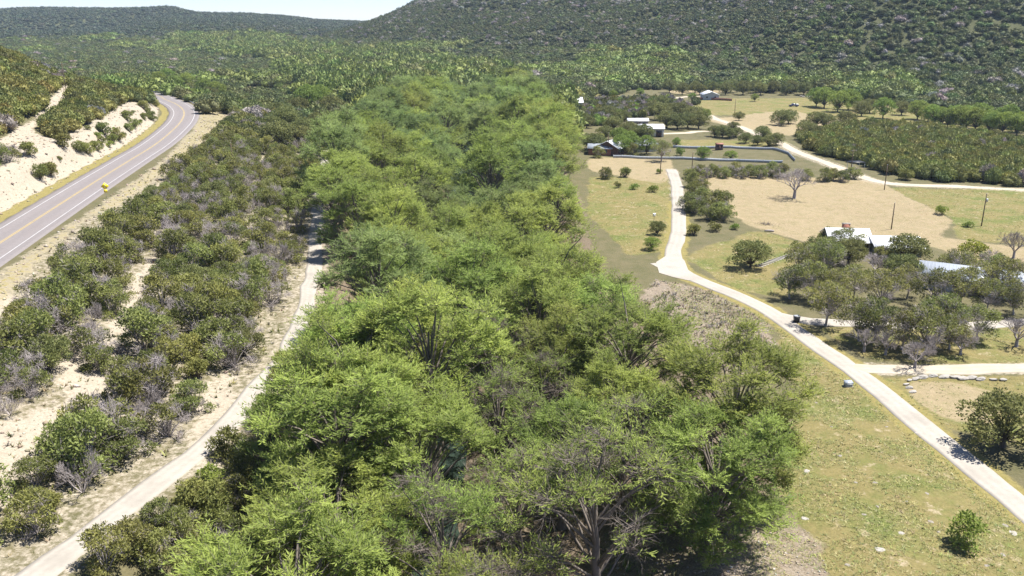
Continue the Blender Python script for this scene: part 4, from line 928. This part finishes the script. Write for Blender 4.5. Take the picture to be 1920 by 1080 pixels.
p = front(1125, 289); e = root('porch_cottage', p, R(-8), 'small cottage with grey roof and red porch wall beside the cypress row', 'house')
gable(e, 8.5, 6.5, 2.7, 1.2, 'brick', 'grey', .5, 0, 0, wins=W4(8.5, 2), doors=[('f', 0, 1, 2.1)])
p = front(1203, 283); e = root('blue_roof_house', p, R(24), 'small cream house with pale blue metal roof in the farm yard', 'house')
gable(e, 9, 7.5, 2.8, 1.6, 'cream', 'grey', .6, 0, 0, wins=W4(9, 2), doors=[('f', .3, 1, 2.1)])
p = front(1330, 186); e = root('field_barn', p, R(88), 'pale grey gabled barn at the top of the far mown field', 'barn')
gable(e, 11, 9.5, 3.2, 1.8, 'greyw', 'white', .5, 0, 0, wins=[('l', 2.6, 1.2, 1, 1.3), ('l', -2.6, 1.2, 1, 1.3)], doors=[('f', 0, 2.6, 2.7)])
p = front(1348, 281); e = root('brown_shed', p, R(-3), 'small dark brown shed with rusty roof on the metal fence line', 'shed')
gable(e, 2.6, 2.4, 2.3, .35, 'brown', 'rust', .15, 0, 0, seams=False, doors=[('f', 0, .9, 1.9)])
# canopy by the thicket
p = front(1604, 318); e = root('shade_canopy', p, R(10), 'dark flat canopy on four posts at the edge of the juniper thicket', 'canopy')
m_ = MB(); m_.box((-2.4, -1.8, 2.6), (2.4, 1.8, 2.78)); part('roof_panel', m_, 'black', e)
for sx in (-2.2, 2.2):
    for sy in (-1.6, 1.6): m_ = MB(); m_.tube([[sx, sy, -.2], [sx, sy, 2.6]], .06, 6); part('post', m_, 'galv', e)

# ------------------------------------------------------------------ fences, rails, poles, signs
def walk(pts, step):
    pts = np.asarray(pts); d = np.r_[0, np.cumsum(np.linalg.norm(np.diff(pts[:, :2], axis=0), axis=1))]; s = np.arange(0, d[-1], step)
    return np.column_stack([np.interp(s, d, pts[:, 0]), np.interp(s, d, pts[:, 1])])
def panel_fence(name, label, pts, h, step, mat, pmat, cat='fence', corr=True):
    q = walk([hit(*a) for a in pts], step); e = root(name, q[0], 0, label, cat); o = np.array(e.location)
    zq = gh(q[:, 0], q[:, 1])
    for i in range(len(q)):
        m_ = MB(); b_ = np.array([q[i, 0], q[i, 1], zq[i]]) - o; m_.tube([b_ - [0, 0, .3], b_ + [0, 0, h + .12]], .06, 6); part('post', m_, pmat, e)
        if i + 1 < len(q):
            b2 = np.array([q[i+1, 0], q[i+1, 1], zq[i+1]]) - o; m_ = MB(); n_ = 12; dd = unit(b2 - b_); sd = np.array([-dd[1], dd[0], 0])
            V, Q = [], []
            for j in range(n_ + 1):
                c_ = b_ + (b2 - b_) * (.02 + .96 * j / n_) + sd * (.03 if (j % 2 and corr) else -.03)
                V += [c_ + [0, 0, .04], c_ + [0, 0, h], c_ + sd*.02 + [0, 0, h], c_ + sd*.02 + [0, 0, .04]]
            for j in range(n_):
                a_ = j * 4
                for k in range(4): Q.append([a_+k, a_+(k+1) % 4, a_+4+(k+1) % 4, a_+4+k])
            m_.add(V, Q); part('panel', m_, mat, e)
    return e
panel_fence('metal_fence', 'low blue-grey metal panel fence behind the fenced yard', [(1262,277),(1330,279),(1400,280),(1452,281),(1478,290),(1492,304)], 1.05, 3.2, 'fence', 'galv')
panel_fence('metal_fence', 'low grey metal panel fence between paved lane end and fenced yard', [(1150,296),(1240,299),(1310,301),(1380,303),(1470,306)], 1.05, 3.2, 'fence', 'galv')
panel_fence('board_fence', 'rust-brown board fence beside the pale grey field barn', [(1312,187),(1345,188),(1378,190)], 1.5, 3.4, 'rust', 'brown', corr=False)
# guard rail on the outside of the curve
d_ = unit(np.gradient(HW[:, :2], axis=0)); nr = np.stack([d_[:, 1], -d_[:, 0]], -1); og = HW[:, :2] + nr * 7.0
sel = og[(HW[:, 1] > 375) & (HW[:, 1] < 470)]; q = walk(np.column_stack([sel, np.zeros(len(sel))]), 3.8)
e = root('guard_rail', q[0], 0, 'galvanised guard rail along the outside of the highway curve', 'guard rail'); o = np.array(e.location); z_ = gh(q[:, 0], q[:, 1]); Q3 = np.column_stack([q, z_]) - o
for a_ in Q3: m_ = MB(); m_.box(a_ + [-.08, -.08, -.3], a_ + [.08, .08, .75]); part('post', m_, 'pole', e)
m_ = MB()
for dz in (.5, .66): m_.tube(Q3 + [0, 0, dz], .09, 6)
part('rail', m_, 'galv', e)
def pole(u, v, h, label, arm=False, trans=False, r=.15):
    p = hit(u, v); e = root('utility_pole', p, R(20), label, 'utility pole', 'wooden utility poles')
    m_ = MB(); m_.tube([[0, 0, -.4], [0, 0, h*.5], [0, 0, h]], [r, r*.85, r*.7], 9); part('pole_shaft', m_, 'pole', e)
    if arm:
        m_ = MB(); m_.box((-1.2, -.24, h-.75), (1.2, -.12, h-.6)); c_ = part('cross_arm', m_, 'pole', e)
        for x in (-1.1, -.45, .45, 1.1): m_ = MB(); m_.tube([[x, -.18, h-.6], [x, -.18, h-.38]], [.05, .07], 7); part('insulator', m_, 'galv', c_)
    else: m_ = MB(); m_.tube([[0, 0, h], [0, 0, h+.22]], [.05, .07], 7); part('insulator', m_, 'galv', e)
    if trans:
        m_ = MB(); m_.tube([[.42, 0, h-2.0], [.42, 0, h-1.2]], .24, 10); t_ = part('transformer', m_, 'galv', e)
        m_ = MB(); m_.box((.1, -.06, h-1.7), (.3, .06, h-1.5)); part('bracket', m_, 'galv', t_)
pole(1671,430,6.6,'bare wooden utility pole in the straw field behind the white-roofed house')
pole(1840,424,8.2,'wooden utility pole with grey transformer at the green field',trans=True)
pole(1658,356,7.6,'wooden utility pole at the junction of straw field and ranch road')
pole(1594,332,9.2,'tall wooden utility pole with cross arm beside the dark canopy',arm=True)
pole(1238,326,8.,'thin utility pole just below the paved lane end')
pole(1297,322,6.5,'short wooden pole at the corner of the juniper hedge')
pole(1377,218,9.,'wooden utility pole in the far mown field')
pole(1140,292,8.5,'thin pole standing before the brown cottage')
pole(124,172,10.5,'wooden utility pole with cross arm on the hill above the highway',arm=True)
pole(438,322,8.,'wooden utility pole rising among the slope junipers')
# curve warning sign
p = hit(200, 372); e = root('warning_sign', p, R(24), 'yellow diamond curve sign with yellow plate below, beside the highway', 'sign')
m_ = MB(); m_.tube([[0, .03, -.3], [0, .03, 3.3]], .035, 7); part('post', m_, 'galv', e)
s_ = .80; m_ = MB(); D = [[0,0,2.75-s_],[s_,0,2.75],[0,0,2.75+s_],[-s_,0,2.75]]
m_.add(D + [[a, .02, c] for a, b, c in D], [[0,1,2,3],[7,6,5,4],[0,4,5,1],[1,5,6,2],[2,6,7,3],[3,7,4,0]]); dm = part('diamond_plate', m_, 'yellow', e)
m_ = MB(); pts = [(.12,2.42),(.13,2.62),(.02,2.78),(-.10,2.88)]; m_.tube([[a, -.012, c] for a, c in pts], .05, 5); m_.add([[-.28,-.03,3.0],[-.16,-.03,2.76],[-.03,-.03,2.98]], None, [[0,1,2]]); part('arrow', m_, 'black', dm)
m_ = MB(); m_.box((-.34, -.0, 1.35), (.34, .02, 2.02)); part('speed_plate', m_, 'yellow', e)
# lane-side box and bin, white post
p = hit(1590, 724); e = root('utility_box', p, R(4), 'low pale blue metal utility box on the grass beside the paved lane', 'utility box')
m_ = MB(); m_.box((-.65, -.4, 0), (.65, .4, .12)); part('pad', m_, 'stone', e); m_ = MB(); m_.box((-.52, -.32, .12), (.52, .32, .62)); part('cabinet', m_, 'greyw', e)
m_ = MB(); V = [[-.58,-.40,.62],[.58,-.40,.62],[.58,.38,.78],[-.58,.38,.78]]; m_.add(V + [[a, b, c+.06] for a, b, c in V], [[0,3,2,1],[4,5,6,7],[0,1,5,4],[1,2,6,5],[2,3,7,6],[3,0,4,7]]); part('lid', m_, 'grey', e)
p = hit(1493, 604); e = root('wheeled_bin', p, R(12), 'dark grey wheeled bin in the shade beside the paved lane', 'bin')
m_ = MB(); V = [[-.34,-.34,.1],[.34,-.34,.1],[.34,.34,.1],[-.34,.34,.1],[-.44,-.42,1.15],[.44,-.42,1.15],[.44,.42,1.15],[-.44,.42,1.15]]; m_.add(V, [[0,3,2,1],[4,5,6,7],[0,1,5,4],[1,2,6,5],[2,3,7,6],[3,0,4,7]]); part('body', m_, 'black', e)
m_ = MB(); m_.box((-.48, -.46, 1.15), (.48, .48, 1.22)); part('lid', m_, 'greyw', e)
for s in (-1, 1): m_ = MB(); m_.tube([[s*.40, .34, .12], [s*.47, .34, .12]], .13, 10); part('wheel', m_, 'rubber', e)
p = hit(1226, 416); e = root('bird_house', p, 0, 'white bird house on a short post above the dark oak', 'bird house')
m_ = MB(); m_.tube([[0, 0, -.2], [0, 0, 1.5]], .05, 6); part('post', m_, 'pole', e); m_ = MB(); m_.box((-.28, -.25, 1.5), (.28, .25, 2.0)); part('box', m_, 'trim', e)
m_ = MB(); m_.add([[-.36,-.33,2.0],[.36,-.33,2.0],[.36,.33,2.0],[-.36,.33,2.0],[-.36,0,2.3],[.36,0,2.3]], [[0,1,5,4],[2,3,4,5],[0,3,2,1]], [[1,2,5],[3,0,4]]); part('roof', m_, 'white', e)
# stone steps up to the house
a_, b_ = hit(1424, 500), hit(1530, 471); e = root('stone_steps', a_, 0, 'curving flight of pale stone steps climbing past the oak to the house', 'steps'); o = np.array(e.location)
for i in range(22):
    t = i / 21; c_ = a_ + (b_ - a_) * t + np.array([0, 1.1 * math.sin(t * 3.1), 0]); c_[2] = gh(c_[0], c_[1]); th = math.atan2(*(b_ - a_)[1::-1]) + .25 * math.cos(t * 3.1)
    Rm = lambda V: np.column_stack([V[:, 0]*math.cos(th) - V[:, 1]*math.sin(th), V[:, 0]*math.sin(th) + V[:, 1]*math.cos(th), V[:, 2]]) + (c_ - o)
    m_ = MB(); m_.box((-.22, -.75 - .12*random.random(), -.1), (.22, .75 + .12*random.random(), .14), Rm); part('step', m_, 'stone', e)
# rocks
def rock_mesh(seed, sq=.55, mat='stone'):
    g = np.random.default_rng(seed); bm = bpy.data.meshes.new('rock'); import bmesh
    b = bmesh.new(); bmesh.ops.create_icosphere(b, subdivisions=2, radius=1)
    K = unit(g.normal(size=(9, 3))); D = .62 + .32 * g.random(9)
    for v_ in b.verts:
        n_ = np.array(v_.co); dots = K @ n_; r_ = min(1.15, min([D[k] / dots[k] for k in range(9) if dots[k] > .05] + [1.15])); v_.co = Vector(n_ * r_ * (1 + .05 * g.normal()) * [1, .8, sq])
    b.to_mesh(bm); b.free(); bm.materials.append(M[mat]); return bm
RK = [rock_mesh(700 + i) for i in range(6)]; RKD = [rock_mesh(720 + i, .5, 'stoned') for i in range(4)]
ed = [(1699,722),(1705,714),(1716,712),(1730,709),(1750,706),(1772,708),(1792,709),(1805,711),(1822,710),(1840,712),(1705,728),(1712,736),(1862,713),(1880,713)]
e = root('stone_edging', hit(1770, 708), 0, 'curved row of pale limestone blocks edging the gravel drive', 'stone edging'); o = np.array(e.location)
for i, q in enumerate(ed):
    p = hit(*q); k = link('stone', RK[i % 6], e, p - o + [0, 0, .12], random.random() * .5); s_ = (.62 if 2 < i < 10 else .4) * (1 + .25*random.random()); k.scale = (s_ * 1.35, s_ * .8, s_ * .9)
for u, v, s_ in ((1650,1030,.85),(1575,855,.5),(1512,883,.7),(1510,972,.65),(1645,950,.4),(1720,812,.6),(1745,978,.45),(1760,998,.4),(1900,1000,.8),(1885,985,.5),(1690,1000,.6),(1738,925,.35),(1605,905,.4),(1640,905,.5),(1560,800,.35),(1530,755,.4),(1662,800,.4),(1880,1040,.5),(1480,930,.45),(1590,1060,.5),(1850,1060,.45),(1620,965,.45),(1700,940,.3)):
    p = hit(u, v); k = link('limestone_rock', random.choice(RK if s_ > .55 else RKD), None, p - [0, 0, .06*s_], random.random()*6, (s_*.68, s_*.68, s_*.42)); tag(k, 'large pale flat limestone slab lying in the meadow' if s_ > .6 else 'small weathered limestone rock half sunk in the meadow grass', 'rock', 'slabs in the meadow' if s_ > .6 else 'rocks in the meadow')
for i in range(5):
    p = hit(1502 + i*4.5, 181 + (i % 2)); tag(link('white_boulder', RK[i], None, p + [0, 0, .3], i, (1.1, 1, .9)), 'white boulder in the short row at the hill foot', 'rock', 'white boulders at the hill foot')
# fallen log and brush pile
p = hit(1442, 434); e = root('fallen_log', p, R(-8), 'pale fallen log lying in the straw field', 'log')
m_ = MB(); m_.tube([[-1.1, 0, .2], [-.3, .06, .24], [.5, 0, .25], [1.15, -.05, .22]], [.16, .22, .24, .2], 8); part('trunk', m_, 'dead', e); m_ = MB(); m_.tube([[.3, 0, .3], [.5, .25, .62]], [.08, .04], 6); part('branch_stub', m_, 'dead', e)
p = hit(1437, 421); m_ = MB(); g_ = np.random.default_rng(3); A_ = g_.normal(size=(70, 3)) * [.9, .6, .0] + [0, 0, .1]; m_.sticks(A_, A_ + unit(g_.normal(size=(70, 3)) * [1, 1, .35] + [0, 0, .2]) * (.6 + .7*g_.random((70, 1))), .035, .012)
tag(link('brush_pile', m_.mesh('brush_pile', M['bark']), None, p), 'low heap of brown cut branches in the straw field', 'brush pile')
# pickup in the far field
p = hit(1488, 200); e = root('pickup_truck', p, R(184), 'dark blue pickup with white bed box parked on the far mown field', 'truck')
m_ = MB(); m_.box((-2.7, -.95, .55), (2.7, .95, 1.1)); part('body', m_, 'navy', e)
m_ = MB(); V = [[-.9,-.9,1.1],[1.3,-.9,1.1],[1.3,.9,1.1],[-.9,.9,1.1],[-.7,-.78,1.85],[.75,-.78,1.85],[.75,.78,1.85],[-.7,.78,1.85]]; m_.add(V, [[4,5,6,7],[0,1,5,4],[1,2,6,5],[2,3,7,6],[3,0,4,7]]); cb = part('cab', m_, 'navy', e)
m_ = MB(); m_.box((-.6, -.91, 1.2), (.7, -.83, 1.68)); part('side_window', m_, 'glass', cb); m_ = MB(); m_.box((-.6, .83, 1.2), (.7, .91, 1.68)); part('side_window', m_, 'glass', cb)
m_ = MB(); m_.box((-2.55, -.85, 1.1), (-1.1, .85, 1.6)); part('bed_box', m_, 'trim', e)
for x in (-1.75, 1.75):
    for y in (-.98, .78): m_ = MB(); m_.tube([[x, y, .4], [x, y+.2, .4]], .4, 14); wl = part('wheel', m_, 'rubber', e); m_ = MB(); m_.tube([[x, y-.01, .4], [x, y+.21, .4]], .2, 10); part('rim', m_, 'galv', wl)

# ------------------------------------------------------------------ grass, weeds, pebbles
def tufts(name, pts, hs, cols, label, cat, nb=7, spread=.5):
    g = np.random.default_rng(len(pts)); n = len(pts); z = gh(pts[:, 0], pts[:, 1]); V, CC = [], []
    for k in range(nb):
        a = g.random(n)*6.283; d = np.stack([np.cos(a), np.sin(a), np.zeros(n)], -1); r_ = hs * spread * (.3 + g.random(n)); b0 = np.column_stack([pts, z - .03]) + d * (hs*.25)[:, None] * g.random((n, 1))
        sd = np.stack([-d[:, 1], d[:, 0], np.zeros(n)], -1) * (hs * .16)[:, None]; tip = b0 + d * r_[:, None] + np.array([0, 0, 1]) * (hs * (.55 + .6*g.random(n)))[:, None]
        V.append(np.stack([b0 - sd, b0 + sd, tip], 1)); CC.append(np.repeat(cols * (1 + .22*g.normal(size=(n, 1))).clip(.5, 1.6), 3, 0).reshape(n, 3, 3))
    V = np.concatenate(V).reshape(-1, 3); CC = np.concatenate(CC).reshape(-1, 3); T = np.arange(len(V)).reshape(-1, 3)
    return tag(link(name, mesh_np(name, V, None, T, M['mass'], False, {'col': np.column_stack([CC, np.ones(len(CC))])})), label, cat, None, 'stuff')
def scatter_px(polys, x0, x1, y0, y1, step, seed, dens=None):
    p = jgrid(x0, x1, y0, y1, step, seed, 1.4); u, v, d = proj(p[:, 0], p[:, 1], gh(p[:, 0], p[:, 1])); m = np.zeros(len(p), bool)
    for q in polys: m |= inpoly(u, v, q)
    p = p[m & clear_of_roads(p, -.1, (1, 2, 4, 5))]
    return p
G1, G2, G3, G4 = (.23,.25,.08), (.31,.295,.12), (.38,.33,.18), (.18,.21,.075)
p = scatter_px([Z_GREEN[5], [(1250,530),(1330,548),(1440,600),(1470,700),(1420,760),(1360,680)], Z_GRAVEL[1]], 8, 75, 62, 175, .32, 81); k = vnoise(p[:, 0], p[:, 1], 3.0, 41) + .25*g_.random(len(p)); p = p[k > .48]; n = len(p)
tufts('meadow_grass', p, .13 + .16*g_.random(n)**2, palette(n, 20, (G1, G2, G3, G4), (4, 4, 2, 2)), 'rough tufted grass on the meadow below the paved lane', 'grass', 6, 1.6)
p = scatter_px([Z_GREEN[2], Z_GREEN[4], Z_GREEN[1], Z_GREEN[6], Z_GREEN[7], Z_DRY[0]], 10, 175, 95, 300, .85, 82); k = vnoise(p[:, 0], p[:, 1], 5.0, 42) + .3*g_.random(len(p)); p = p[k > .55]; n = len(p); u, v, d = proj(p[:, 0], p[:, 1], gh(p[:, 0], p[:, 1])); dryp = inpoly(u, v, Z_DRY[0])
c1 = palette(n, 21, (G1, G2, G4), (4, 3, 2)); c2 = palette(n, 22, ((.44,.36,.22), (.38,.31,.18)), (2, 1)); tufts('field_grass', p, np.where(dryp, .10, .18) + .16*g_.random(n)**2, np.where(dryp[:, None], c2, c1), 'patchy grass of the fields beside lane and house', 'grass', 5, 1.5)
# weeds and low scrub on the chalk slope
p = jgrid(-115, -14, 62, 330, 1.05, 83, 1.4); u, v, d = proj(p[:, 0], p[:, 1], gh(p[:, 0], p[:, 1])); hx_ = hwx(np.clip(p[:, 1], HW[0,1], HW[-1,1]))
m = (p[:, 0] > hx_ + 10) & clear_of_roads(p, .2, (0, 1)) & (p[:, 0] < np.interp(p[:, 1], LL[::3,1], LL[::3,0]) + 12) & ((vnoise(p[:, 0], p[:, 1], 4., 43) + .3*g_.random(len(p))) > .68); p = p[m]; n = len(p)
tufts('slope_weeds', p, .22 + .45*g_.random(n)**2, palette(n, 23, (JG, G2, (.26,.21,.13), GY_), (3, 2, 3, 2)), 'dry weeds and low scrub scattered over the chalky slope', 'weeds', 6, .8)
# grove floor: undergrowth along the banks
p = jgrid(-60, 40, 60, 480, 1.5, 84, 1.4); m = (p[:, 0] > CY_L(p[:, 1]) - 5) & (p[:, 0] < CY_R(p[:, 1]) + 5) & (np.abs(p[:, 0] - riverx(p[:, 1])) > 7.5) & ((vnoise(p[:, 0], p[:, 1], 6., 44) + .3*g_.random(len(p))) > .62); p = p[m & clear_of_roads(p, .3, (1, 2, 3))]; n = len(p)
tufts('bank_undergrowth', p, .4 + .7*g_.random(n)**2, palette(n, 24, (BR_, JG, G3, (.13,.17,.045)), (4, 3, 1.5, 3)), 'leafy undergrowth on the banks under the cypresses', 'undergrowth', 8, .8)
# limestone rubble on the road cut and the chalk clearings
p = jgrid(-240, -20, 62, 400, .9, 87, 1.5); u, v, d = proj(p[:, 0], p[:, 1], gh(p[:, 0], p[:, 1])); m = np.zeros(len(p), bool)
for q in Z_CUT + Z_CLEAR + Z_SHOULDER: m |= inpoly(u, v, q)
p = p[m & clear_of_roads(p, 1.5, (0, 1)) & (g_.random(len(p)) > .45)]; n = len(p); OV = np.array([[1,0,0],[-1,0,0],[0,1,0],[0,-1,0],[0,0,1],[0,0,-.4]], float); OF = np.array([[0,2,4],[2,1,4],[1,3,4],[3,0,4],[2,0,5],[1,2,5],[3,1,5],[0,3,5]])
s_ = (.08 + .38*g_.random(n)**4)[:, None, None]; V = OV[None] * s_ * (1 + .4*g_.normal(size=(n, 6, 1))) * [1, 1, .7] + np.column_stack([p, gh(p[:, 0], p[:, 1])])[:, None]
cc = np.repeat(palette(n, 27, ((.36,.31,.24), (.25,.21,.15), (.31,.25,.18), (.40,.36,.30)), (3, 2, 2, 1)), 6, 0)
tag(link('limestone_rubble', mesh_np('limestone_rubble', V.reshape(-1, 3), None, (OF[None] + (np.arange(n)*6)[:, None, None]).reshape(-1, 3), M['mass'], False, {'col': np.column_stack([cc, np.ones(len(cc))])})), 'broken limestone rubble on the road cut and chalk clearings', 'rubble', None, 'stuff')
p = p[::9] + g_.normal(size=p[::9].shape); n = len(p); tufts('cut_grass', p, .2 + .35*g_.random(n)**2, palette(n, 28, (G2, G3, JG), (3, 3, 2)), 'dry grass tufts clinging to the road cut', 'grass', 7, .9)
# rank weeds on the stony bank
p = scatter_px([Z_GRAVEL[0]], 8, 60, 90, 175, .55, 86); p = p[(vnoise(p[:, 0], p[:, 1], 2.5, 45) + .35*g_.random(len(p))) > .62]; n = len(p)
tufts('bank_weeds', p, .25 + .4*g_.random(n)**2, palette(n, 26, (GY_, (.24,.20,.14), G1, (.30,.25,.17)), (3, 3, 2, 2)), 'grey and brown weeds on the stony bank beside the paved lane', 'weeds', 7, .9)
# pebbles of the gravel bar
p = scatter_px(Z_GRAVEL, 2, 60, 60, 175, .42, 85); k = g_.random(len(p)) > .35; p = p[k]; n = len(p); OV = np.array([[1,0,0],[-1,0,0],[0,1,0],[0,-1,0],[0,0,1],[0,0,-.4]], float); OF = np.array([[0,2,4],[2,1,4],[1,3,4],[3,0,4],[2,0,5],[1,2,5],[3,1,5],[0,3,5]])
s_ = (.05 + .16*g_.random(n)**3)[:, None, None]; V = OV[None] * s_ * (1 + .35*g_.normal(size=(n, 6, 1))) * [1, 1, .6] + np.column_stack([p, gh(p[:, 0], p[:, 1]) + .01])[:, None]
cc = np.repeat(palette(n, 25, ((.42,.38,.33), (.30,.26,.21), (.36,.29,.23)), (3, 2, 2)), 6, 0)
tag(link('gravel', mesh_np('gravel', V.reshape(-1, 3), None, (OF[None] + (np.arange(n)*6)[:, None, None]).reshape(-1, 3), M['mass'], False, {'col': np.column_stack([cc, np.ones(len(cc))])})), 'loose pale gravel and stones beside the grove', 'gravel', None, 'stuff')
# ------------------------------------------------------------------ air
hz = MB(); hz.box((-2700, -170, -8.2), (2700, 3420, 200)); hm = bpy.data.materials.new('haze'); hm.use_nodes = True; N_ = hm.node_tree.nodes; N_.remove(N_['Principled BSDF'])
pv = N_.new('ShaderNodeVolumePrincipled'); pv.inputs['Color'].default_value = (.66, .82, 1.0, 1); pv.inputs['Density'].default_value = HAZE; pv.inputs['Anisotropy'].default_value = .2
hm.node_tree.links.new(pv.outputs[0], N_['Material Output'].inputs['Volume'])
tag(link('haze', hz.mesh('haze', hm)), 'thin pale blue haze in the valley air', 'haze', None, 'stuff')
